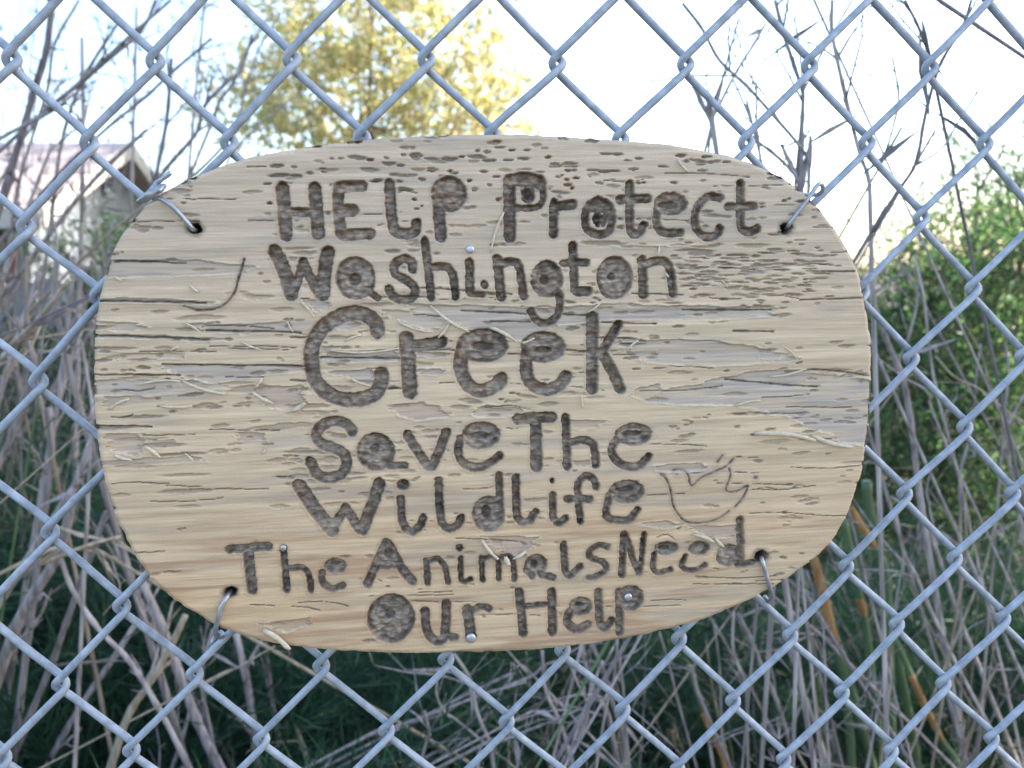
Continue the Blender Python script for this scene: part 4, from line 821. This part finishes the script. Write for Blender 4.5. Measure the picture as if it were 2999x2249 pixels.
# lower left and lower right: thick stalks followed through the photo
def c6(p): return PX('6', p)
def c8(p): return PX('8', p)
def c4(p): return PX('4', p)
def c5(p): return PX('5', p)
T3 = [
 (c6([(470,-100),(390,250),(200,560),(80,800),(-60,1200)]),34,.75,.8,'stalk'), (c6([(690,0),(560,350),(400,800),(330,1000),(120,1500),(50,1700)]),22,.85,.9,'stalk'),
 (c6([(920,450),(1060,760),(1180,1100),(1300,1400),(1450,1700)]),30,.9,.85,'stalk'), (c6([(1530,790),(1600,1100),(1640,1400),(1680,1700)]),26,.95,.95,'stalk'),
 (c6([(1720,850),(1750,1150),(1800,1450),(1830,1700)]),18,1.0,1.0,'stalk'), (c6([(390,290),(470,500),(640,760),(850,980),(1060,1330),(1250,1700)]),17,.7,.7,'stalk'),
 (c6([(1200,670),(1100,880),(960,1120),(830,1320),(700,1700)]),24,.8,.8,'stalk_tan'), (c6([(880,720),(740,940),(560,1200),(380,1500),(280,1700)]),20,.95,.95,'stalk'),
 (c6([(-20,410),(260,340),(560,220),(780,160)]),13,.65,.7,'stalk_tan'), (c6([(580,230),(740,310),(880,390)]),12,.7,.7,'stalk_tan'),
 (c6([(1380,760),(1320,960),(1310,1150),(1380,1500),(1420,1700)]),14,.9,.9,'stalk'), (c6([(1230,1290),(1170,1500),(1100,1700)]),13,.9,.9,'stalk'),
 (c6([(1780,870),(1550,1000),(1340,1110),(1180,1180)]),6,.6,.6,'stalk_tan'), (c6([(690,80),(790,330),(880,520),(980,700)]),14,1.0,1.0,'stalk'), (c6([(1920,1390),(2000,1600),(2050,1700)]),10,.9,.9,'stalk_tan'),
 (c4([(100,400),(230,700),(170,900),(60,1200)]),20,.8,.85,'stalk'), (c4([(450,150),(240,420),(70,580),(-40,700)]),17,.6,.65,'stalk_tan'), (c4([(440,360),(300,430),(230,450),(120,470)]),7,.6,.6,'stalk_dark'),
 (c4([(370,0),(360,300),(430,640),(540,1050),(600,1250)]),20,.85,.85,'stalk'), (c4([(590,1200),(480,1500),(350,1700)]),24,.8,.8,'stalk'), (c4([(530,560),(570,800),(600,1000),(590,1200)]),11,.7,.7,'stalk'),
 (c4([(260,100),(130,480),(60,700),(0,900)]),18,.9,.9,'stalk'), (c4([(480,0),(440,400),(400,800),(330,1200),(250,1660)]),17,1.1,1.1,'stalk'), (c4([(320,980),(330,1300),(280,1700)]),22,.9,.9,'stalk'),
 (c4([(180,0),(170,300),(200,600),(240,800)]),12,.9,.9,'stalk_tan'), (c4([(250,920),(200,1200),(150,1500)]),8,.7,.7,'cane'), (c4([(540,1150),(440,1210),(350,1290)]),5,.5,.5,'stalk_tan'),
 (c5([(1220,0),(1240,300),(1330,560),(1430,800),(1490,1150),(1560,1700)]),20,.7,.75,'stalk'), (c5([(1500,0),(1560,250),(1600,600),(1650,900),(1760,1300),(1850,1700)]),9,.8,.8,'stalk'),
 (c5([(1640,650),(1760,780),(1920,860),(2100,1000),(2212,1080)]),7,.6,.6,'stalk_tan'), (c5([(1230,640),(1440,790),(1600,900),(1700,1200)]),8,.65,.7,'stalk'), (c5([(1820,430),(1930,620),(2000,850)]),6,.7,.7,'stalk_tan'),
 (c5([(1930,570),(1900,800),(1880,1100),(1800,1400),(1800,1700)]),9,.8,.8,'stalk'), (c5([(2090,550),(2110,750),(2090,1000)]),8,.8,.8,'stalk'), (c5([(1240,1050),(1400,830),(1500,760)]),6,.6,.6,'stalk_tan'),
 (c5([(1200,1100),(1280,1400),(1370,1700)]),11,.7,.7,'stalk'), (c5([(2212,900),(2100,1150),(2150,1500),(2190,1700)]),10,.9,.9,'stalk'), (c5([(1400,20),(1480,150),(1560,300)]),8,.8,.8,'stalk'),
 (c8([(1380,0),(1430,250),(1520,430),(1600,620),(1700,830),(1780,1000)]),13,.65,.68,'stalk'), (c8([(680,440),(800,540),(850,620)]),13,.6,.6,'stalk_dark'),
 (c8([(570,530),(760,690),(900,800),(1100,1000)]),11,.6,.62,'stalk'), (c8([(360,660),(450,840),(520,1020),(600,1200),(680,1450),(720,1700)]),16,.7,.72,'stalk'),
 (c8([(690,840),(760,1100),(830,1300),(950,1660)]),15,.8,.8,'stalk'), (c8([(820,760),(850,1100),(880,1350)]),9,.7,.7,'stalk_tan'), (c8([(1560,0),(1680,350),(1800,700),(1920,1000)]),15,.9,.9,'stalk'),
 (c8([(1340,850),(1350,1050),(1310,1400)]),11,.7,.7,'stalk_tan'), (c8([(2030,50),(1960,350),(1900,500)]),8,.6,.6,'stalk_tan'), (c8([(1830,0),(1840,250),(1800,500)]),9,.7,.7,'stalk_tan'),
 (c8([(2050,980),(1960,1150),(1880,1400),(1800,1650)]),10,.7,.7,'stalk_tan'), (c8([(330,650),(330,900),(410,1150),(420,1500)]),10,.8,.8,'stalk'), (c8([(200,700),(240,1000),(250,1300)]),6,.8,.8,'stalk'),
 (c8([(800,380),(850,540),(800,700),(850,900)]),10,.7,.7,'stalk'), (c8([(60,1000),(90,1150),(150,1290)]),13,.7,.7,'stalk_dark'), (c8([(170,1480),(200,1660)]),12,.7,.7,'stalk'), (c8([(740,1550),(800,1660)]),10,.6,.6,'stalk_tan'),
]
def c7(p): return PX('7', p)
for (p, w_) in [([(730,920),(830,1080),(880,1300),(960,1500),(990,1700)],11),([(-40,1560),(200,1450),(330,1400),(640,1290),(900,1190),(1200,1100)],9),([(1640,970),(1350,980),(1240,1060),(1050,1130),(840,1170)],7),([(1300,900),(1310,1080),(1340,1200),(1430,1400),(1500,1650)],11),([(1550,850),(1620,1130),(1720,1300),(1760,1480),(1800,1700)],17),([(1620,860),(1700,1040),(1760,1250),(1820,1450),(1840,1700)],14),([(1790,820),(1760,1120),(1700,1350)],8),([(1800,900),(1830,1200),(1850,1500)],8),
   ([(950,1440),(1120,1360),(1300,1300),(1450,1280)],6),([(1560,1270),(1400,1340),(1200,1420),(1000,1500),(700,1620)],8),([(720,1540),(900,1380),(960,1260)],7),([(620,1090),(620,1200),(700,1330),(860,1440)],6),([(1470,970),(1530,1110),(1600,1280),(1530,1500),(1450,1640)],8),([(2060,780),(2110,950),(2150,1100),(2200,1300)],7),([(1070,890),(1200,1040),(1290,1110)],6),([(1640,1210),(1580,1300),(1520,1500),(1440,1660)],7),([(540,1290),(570,1450),(520,1600)],8),([(960,1230),(800,1400),(640,1560),(420,1660)],7),([(1760,880),(1700,1000),(1620,1150)],8),([(-20,1660),(160,1560),(330,1500)],7)]:
    T3.append((c7(p), w_*1.15, .45+.3*((w_*7) % 5)/5, .48+.3*((w_*7) % 5)/5, 'stalk'))
for k, (p, w_, a, b_, m) in enumerate(T3):
    u = np.mean([q[0] for q in p]); grp, lb_ = (GL, 'among fennel below the house') if u < 900 else (GB, 'in the tangle under the board') if u < 2000 else (GR, 'before the leafy shrub')
    trace(p, w_, a, b_, M[m], 'dry_stalk', lb_, 'stalk', grp, True, 100+k, 2 if w_ > 9 else 1, False)
# green and orange canes (reeds)
def cane(pts, w_, y, label, orange=None, seed=0):
    P = [np.array(at(u, v, y)) for u, v in pts]; d = unit(P[-1]-P[-2])
    if P[-1][2] > .02: kk_ = P[-1][2]; P += [P[-1] + np.array([d[0]*.25, 0, -1])*kk_*.5, P[-1] + np.array([d[0]*.25, 0, -1])*kk_*1.01]
    Q = spline(P, 8); r = w_*pxm(y)/2; L = np.r_[0, np.cumsum(np.linalg.norm(np.diff(Q, axis=0), axis=1))]
    tt = np.linspace(0, L[-1], 60); Q2 = np.stack([np.interp(tt, L, Q[:, i]) for i in range(3)], 1)
    R = r*(1 + 0.14*np.exp(-(((tt % .17)-.02)/.006)**2)); org = Q2[-1]
    root_ = empty('reed_cane', tuple(org)); tag(root_, label, 'cane', 'reed canes on the shrub side')
    b = MB(); b.tube(Q2-org, R, 9); b.build('stem', M['cane'], root_)
    if orange:
        i0, i1 = int(orange[0]*20), int(orange[1]*20)
        n_ = np.interp(np.linspace(orange[0], orange[1], 12), np.linspace(0, 1, 60), np.arange(60))
        Q3 = np.stack([np.interp(n_, np.arange(60), Q2[:, i]) for i in range(3)], 1); b = MB(); b.tube(Q3-org, r*(1.03+.14*np.sin(np.linspace(0, np.pi, 12))**.7), 9); b.build('sheath', M['orange'], root_)
    return root_
cane(c8([(1190,-200),(1210,0),(1290,250),(1330,600),(1400,1000),(1480,1400),(1520,1700)]), 30, .9, 'tall green reed cane beside the board')
cane(c8([(760,380),(820,600),(1000,860),(1080,1100),(1160,1400),(1240,1700)]), 27, .95, 'green reed cane bent at a joint under the board')
cane(c8([(850,300),(910,520),(960,740),(1010,900),(1060,1200),(1100,1700)]), 27, .85, 'cane with a broad orange yellow sheath below the board', (0.0, 0.2), 1)
cane(c8([(40,1000),(120,1250),(200,1450),(290,1700)]), 23, .75, 'cane with a bright orange lower length', (0.12, 0.6), 2)
cane(c8([(1380,830),(1500,1100),(1580,1280),(1680,1480),(1800,1700)]), 20, .8, 'leaning cane with a dull orange middle', (0.10, 0.30), 3)
cane(c8([(1080,-40),(1150,80),(1200,150),(1260,260),(1330,500)]), 22, .86, 'short cane with an ochre top beside the tall green one', (0.0, 0.1), 4)
cane(c8([(1040,50),(1100,300),(1150,560),(1190,750),(1230,1100),(1300,1700)]), 24, 1.0, 'brownish cane with a yellow band behind the fence', (0.2, 0.245), 5)
cane(c8([(840,900),(880,1200),(930,1500),(960,1700)]), 22, 1.1, 'green cane standing in the dry stalks')
cane(c8([(1560,900),(1620,1200),(1660,1500),(1680,1700)]), 20, 1.2, 'dark green cane near the shrub foot')

# random stalks filling the thicket
rng = np.random.default_rng(21)
def rand_stalks(n, xr, yr, hr, leanx, group, label, mats, r=(.0022, .0055), nbr=(2, 5), twig=True, seed=1):
    rg = np.random.default_rng(seed)
    for k in range(n):
        x = rg.uniform(*xr); y = rg.uniform(*yr); b = MB()
        hh, lx, r_ = rg.uniform(*hr), rg.normal(leanx[0], leanx[1]), rg.uniform(*r); mk = mats[rg.integers(len(mats))]
        stalk_geom(b, rg, (0, 0, -0.03), hh, (lx, rg.normal(0, .12)), r_, rg.integers(*nbr), twig=twig, kink=.045)
        l1, l2 = look(mk, unit(np.array([lx, 0, 1.])), r_); o = b.build('dry_stalk', M[mk]); o.location = (x, y, 0); tag(o, l1 + ' twiggy stalk, ' + l2 + ', ' + label, 'stalk', group)
rand_stalks(58, (-2.1, -.45), (1.2, 2.5), (1.6, 2.6), (.12, .2), GL, 'in the tall thicket before the house', ['stalk', 'stalk', 'stalk_dark'], (.0014, .0036), nbr=(4, 8), seed=2)
rand_stalks(12, (-1.2, -.25), (1.2, 2.2), (1.5, 2.1), (.05, .25), GL, 'in the tall thicket before the house', ['stalk', 'stalk_tan'], nbr=(4, 8), seed=12)
rand_stalks(16, (-1.5, -.1), (1.0, 1.9), (.6, 1.2), (.05, .35), GL, 'broken short in the fennel', ['stalk', 'stalk', 'stalk_tan'], (.003, .007), (1, 3), seed=3)
rand_stalks(50, (.7, 1.9), (.45, 1.4), (.5, 1.08), (-.05, .35), GR, 'in the dense tangle before the shrub', ['stalk', 'stalk', 'stalk', 'stalk_tan'], (.0016, .004), (3, 6), seed=4)
rand_stalks(26, (-.1, 1.1), (.7, 1.5), (.35, .75), (0, .6), GB, 'low in shade below the board', ['stalk', 'stalk', 'stalk_tan'], (.002, .0045), (1, 4), seed=6)

# feathery green fennel
def fennel(seed, h, spread, n):
    rg = np.random.default_rng(seed); b = MB()
    for k in range(n):
        a = rg.uniform(0, 2*math.pi); d = unit(np.array([math.cos(a)*spread, math.sin(a)*spread, rg.uniform(.5, 1.4)])); L = h*rg.uniform(.5, 1.05)
        P = [np.zeros(3)]; dd = d
        for s in range(6): dd = unit(dd + np.array([0, 0, -.13]) + rg.normal(size=3)*.05); P.append(P[-1] + dd*L/6)
        b.tube(P, np.linspace(.0022, .0007, 7)*(.6+h), 4, False)
        P = np.array(P); m = 130; t = rg.uniform(.25, 1, m)*6; i = np.minimum(t.astype(int), 5); f = (t-i)[:, None]; C = P[i]*(1-f) + P[i+1]*f
        dirs = unit(P[i+1]-P[i])*.7 + unit(rg.normal(size=(m, 3))); ln = h*rg.uniform(.05, .14, m); dirs = unit(dirs)
        leaves(b, C, dirs, ln, .0020+.0012*h, rg, .1)
        C2 = C + dirs*(ln*rg.uniform(.3, .9, m))[:, None]; leaves(b, C2, unit(dirs + rg.normal(size=(m, 3))*.7), ln*.6, .0022, rg, .1)
    return b
FEN = [fennel(300+i, h, sp, n).mesh('fennel', M['fennel']) for i, (h, sp, n) in enumerate([(.55, .7, 26), (.8, .6, 30), (1.05, .45, 34), (.4, .9, 22), (.95, .6, 34)])]
rg = np.random.default_rng(8)
def put_fennel(n, xr, yr, kinds, label, group):
    for k in range(n):
        o = bpy.data.objects.new('fennel_plant', FEN[kinds[rg.integers(len(kinds))]]); col.objects.link(o); s = rg.uniform(.85, 1.15)
        o.location = (rg.uniform(*xr), rg.uniform(*yr), -.02); o.rotation_euler = (0, 0, rg.uniform(0, 6.28)); o.scale = (s, s, s); tag(o, label + (', close behind the fence wire' if o.location.y < 1.35 else ', half hidden by nearer stalks' if o.location.y < 1.75 else ', deep in shadow at the bushes'), 'fennel', group)
put_fennel(46, (-1.8, -.3), (.85, 2.2), [1, 2, 4], 'tall feathery green fennel behind the dry stalks', 'green fennel on the house side')
put_fennel(7, (-.75, -.2), (.6, .9), [1, 4], 'feathery green fennel pushing up between the thick dry stalks', 'green fennel on the house side')
put_fennel(26, (-.6, 1.2), (.9, 2.2), [0, 1, 3], 'low feathery green fennel in the shade below the board', 'green fennel below the board')
put_fennel(16, (.8, 2.3), (1.0, 2.0), [0, 1, 3], 'feathery green fennel at the foot of the leafy shrub', 'green fennel on the shrub side')

# shrubs: stems, twigs and leaf sprays
def shrub(name, label, base, lobes, n_twig, leaf_L, leaf_W, m, group=None, per=16, seed=0, stems=6, twl=.16, cat='shrub'):
    rg = np.random.default_rng(seed); base = np.array(base, float); rt = empty(name, tuple(base)); tag(rt, label, cat, group)
    wts_ = np.array([l[3]*l[4]*l[5] for l in lobes]); wts_ /= wts_.sum(); fo = MB(); tw = MB(); C_, D_ = [], []
    for k in range(n_twig):
        l = lobes[rg.choice(len(lobes), p=wts_)]; v = unit(rg.normal(size=3)); r_ = rg.random()**.42
        c = np.array(l[:3]) + v*np.array(l[3:6])*r_ - base
        d = unit(v*.7 + rg.normal(size=3)*.5 + np.array([0, 0, .45])); L = twl*rg.uniform(.5, 1.3)
        if r_ > .86 and rg.random() < .3: L *= 1.8
        P = [c]; dd = d
        for s in range(4): dd = unit(dd + rg.normal(size=3)*.14); P.append(P[-1]+dd*L/4)
        tw.tube(P, np.linspace(.0028, .0009, 5)*(leaf_L/.022)**.5, 3, False); P = np.array(P)
        t = rg.uniform(0.1, 3.99, per); i = t.astype(int); f = (t-i)[:, None]
        C_.append(P[i]*(1-f)+P[i+1]*f); D_.append(unit(P[i+1]-P[i])*.6 + unit(rg.normal(size=(per, 3))))
    C_ = np.concatenate(C_); D_ = np.concatenate(D_); leaves(fo, C_, D_, leaf_L*rg.uniform(.6, 1.25, len(C_)), leaf_W*rg.uniform(.7, 1.2, len(C_)), rg)
    st = MB()
    for k in range(stems):
        l = lobes[k % len(lobes)]; e = np.array(l[:3]) - base + rg.normal(size=3)*np.array(l[3:6])*.35; o_ = rg.normal(size=3)*np.array([.12, .12, 0]); mid = o_ + (e-o_)*.5 + rg.normal(size=3)*.1
        r0 = .012 + .006*np.linalg.norm(e); st.tube(spline([o_ - np.array([0, 0, .05]), mid, e], 5), np.linspace(r0, r0*.3, 11), 6)
        for s in range(5):
            q = mid + (e-mid)*rg.random(); e2 = q + rg.normal(size=3)*np.array(l[3:6])*.5 + np.array([0, 0, .15]); st.tube(spline([q, (q+e2)/2 + rg.normal(size=3)*.05, e2], 3), np.linspace(r0*.4, r0*.12, 7), 5)
    st.build('trunk' if cat == 'tree' else 'stem', M['bark'], rt); t_ = tw.build('twigs', M['bark'], rt); t_['kind'] = 'stuff'; c_ = fo.build('crown', M[m], rt, False); c_['kind'] = 'stuff'
    return rt
def lobe(u, v, y, ru, rv, ry): p = at(u, v, y); s = pxm(y); return (p[0], p[1], p[2], ru*s, ry, rv*s)
def gbase(u, y): p = at(u, 1100, y); return (p[0], y, 0)
shrub('leafy_shrub', 'bright green small-leaved shrub beside the sign, backlit', gbase(2800, 2.6), [lobe(2840,1000,2.6,240,260,.45), lobe(2700,1130,2.5,190,230,.4), lobe(2980,820,2.8,200,240,.5), lobe(2620,930,2.7,120,170,.3), lobe(2900,1350,2.5,320,260,.5), lobe(2640,1400,2.6,220,200,.4), lobe(2780,800,2.7,150,130,.35)], 1900, .030, .012, 'shrub', per=14, seed=31)
shrub('leafy_shrub', 'taller sparse shrub with airy pale sprays reaching into the sky', gbase(3000, 3.6), [lobe(2900,660,3.6,170,190,.4), lobe(2980,480,3.7,130,170,.35), lobe(3120,700,3.6,230,300,.5), lobe(2720,700,3.6,150,130,.3), lobe(2840,520,3.6,110,150,.3)], 700, .030, .011, 'shrub', per=13, seed=32)
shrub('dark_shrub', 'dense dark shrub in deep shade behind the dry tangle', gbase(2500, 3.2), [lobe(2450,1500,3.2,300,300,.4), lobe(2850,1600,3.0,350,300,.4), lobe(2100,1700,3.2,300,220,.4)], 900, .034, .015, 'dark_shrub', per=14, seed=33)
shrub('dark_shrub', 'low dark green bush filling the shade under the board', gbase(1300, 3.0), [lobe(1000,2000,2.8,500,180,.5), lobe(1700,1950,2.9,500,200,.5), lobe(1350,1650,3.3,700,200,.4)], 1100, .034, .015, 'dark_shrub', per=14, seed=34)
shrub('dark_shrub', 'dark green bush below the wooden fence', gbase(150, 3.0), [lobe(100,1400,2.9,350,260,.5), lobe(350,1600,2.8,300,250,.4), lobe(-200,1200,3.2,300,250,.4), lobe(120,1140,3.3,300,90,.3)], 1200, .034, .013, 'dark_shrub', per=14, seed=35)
shrub('leafy_shrub', 'yellow-green bush rising beside the house wall', gbase(330, 4.2), [lobe(300,760,4.2,150,80,.3), lobe(480,780,4.3,160,110,.3), lobe(230,1060,4.2,260,60,.3)], 300, .04, .016, 'shrub', per=13, seed=36)
# unseen tall tree past the right edge, crown shaped to keep sun off the fence
shrub('shade_tree', 'unseen tall leafy tree, high crown shaped to shade the fence', (4.0, 2.0, 0), [(3.0,1.2,3.3,.9,.9,1.3), (3.4,2.1,4.1,1.0,.9,1.1), (3.6,3.2,4.7,1.1,.9,.9), (4.3,4.3,5.6,1.3,1.1,1.2), (3.3,1.8,2.6,.75,.6,.8), (3.0,0.6,2.3,.7,.6,1.0), (3.2,0.2,3.4,.8,.6,1.2)], 4600, .08, .042, 'shrub', per=14, seed=37, twl=.3, cat='tree')
# the sunlit tree behind the board
tl = []
rg = np.random.default_rng(55)
for (u, v, ru, rv) in [(950,60,170,150),(1180,110,170,150),(900,250,150,120),(1080,300,190,130),(1290,260,170,130),(1400,330,110,90),(1150,-150,260,170),(820,330,110,90),(1000,440,210,90),(1280,430,200,80),(860,-40,110,120),(1380,60,90,110),(1470,250,80,80),(1480,390,90,70),(720,250,80,70),(730,400,90,60),(1430,130,70,60)]:
    tl.append(lobe(u, v, 13.4 + rg.uniform(-.8, .8), ru, rv, rg.uniform(.8, 1.4)))
p = at(1080, 700, 13.4); tree = shrub('sunlit_tree', 'yellow-green leafy tree lit by the sun above the board', (p[0], 13.4, 0), tl, 1250, .13, .06, 'tree', per=13, seed=56, stems=7, twl=.55, cat='tree')
b = MB(); b.tube(spline([(0, 0, -.1), (.1, 0, 1.5), (-.05, .1, 2.6), (.1, 0, 3.5)], 6), np.linspace(.22, .07, 19), 9); b.build('trunk', M['bark'], tree)

# rounded bushes on the land between the fence and the house
bsh = shrub('field_bush', 'rounded bush in the field behind the board', (0, 0, 0), [(0,0,.45,.75,.7,.42), (.5,.2,.4,.5,.5,.35), (-.5,.1,.5,.5,.45,.4)], 420, .06, .028, 'dark_shrub', 'bushes in the field', per=12, seed=61, twl=.2)
rb = np.random.default_rng(62)
for k, (bx, by) in enumerate([(-1.6,4.2),(-.3,4.6),(1.0,4.4),(2.4,4.9),(-2.2,6.2),(-.6,6.6),(1.1,6.4),(2.8,6.9),(4.4,6.6),(.2,8.6),(2.2,8.9),(4.3,9.2),(6.0,8.4)]):
    r_ = bsh
    if k:
        r_ = bsh.copy(); col.objects.link(r_)
        for ch in bsh.children: c_ = ch.copy(); col.objects.link(c_); c_.parent = r_
    r_.location = (bx + rb.normal()*.15, by, -.02); r_.rotation_euler = (0, 0, rb.uniform(0, 6.28)); s_ = rb.uniform(.95, 1.25); r_.scale = (s_*1.15, s_*1.15, s_)

# leafy weeds and grass in the shade
def weed(seed):
    rg = np.random.default_rng(seed); b = MB()
    for k in range(7):
        a = rg.uniform(0, 6.28); d = unit(np.array([math.cos(a)*.6, math.sin(a)*.6, 1])); L = rg.uniform(.12, .3); P = spline([np.zeros(3), d*L*.5 + np.array([0, 0, .02]), d*L], 4); b.tube(P, np.linspace(.002, .001, len(P)), 4, False)
        n = 9; i = rg.integers(2, len(P), n); leaves(b, P[i], unit(rg.normal(size=(n, 3)) + np.array([0, 0, .3])), rg.uniform(.035, .07, n), rg.uniform(.018, .032, n), rg, .12)
    return b.mesh('weed', M['weed'])
WD = [weed(i) for i in (1, 2, 3)]
for k in range(26):
    o = bpy.data.objects.new('leafy_weed', WD[k % 3]); col.objects.link(o); u = rg.uniform(150, 1500) if k > 6 else rg.uniform(820, 1000); y = rg.uniform(1.2, 2.2)
    q = at(u, 2100, y); o.location = (q[0], y, -.01); o.rotation_euler = (0, 0, rg.uniform(0, 6.28)); s = rg.uniform(.8, 1.5); o.scale = (s, s, s)
    tag(o, 'small broad-leaved weed growing in the shade below the board', 'weed', 'weeds below the board')
b = MB(); n = 9000; C_ = np.stack([rg.uniform(-2.2, 3, n), rg.uniform(.95, 3.2, n), np.full(n, -.02)], 1); dd = unit(np.stack([rg.normal(size=n)*.35, rg.normal(size=n)*.35, np.ones(n)], 1))
leaves(b, C_, dd, rg.uniform(.08, .32, n), rg.uniform(.003, .006, n), rg, .2); tag(b.build('grass', M['grass'], None, False), 'thin green and tan grass blades behind the fence', 'grass', kind='stuff')
# straw-coloured fallen grass heap
rt = at(1040, 1990, 1.5); b = MB()
for k in range(90):
    c = np.array([rg.normal()*.10, rg.normal()*.08, rg.uniform(-.12, .02)]); d = unit(np.array([rg.normal(.8, .4), rg.normal()*.4, rg.normal(.35, .3)])); L = rg.uniform(.12, .34); b.tube([c-d*L*.5, c + rg.normal(size=3)*.01, c+d*L*.5], [.0012, .0016, .0006], 4, False)
for k in range(12): b.tube([np.array([rg.normal()*.06, rg.normal()*.05, -rt[2]]), np.array([rg.normal()*.08, rg.normal()*.06, -.05])], .002, 4)
o = b.build('straw_clump', M['stalk_tan']); o.location = tuple(rt); tag(o, 'tan clump of fallen straw just under the board edge', 'straw')
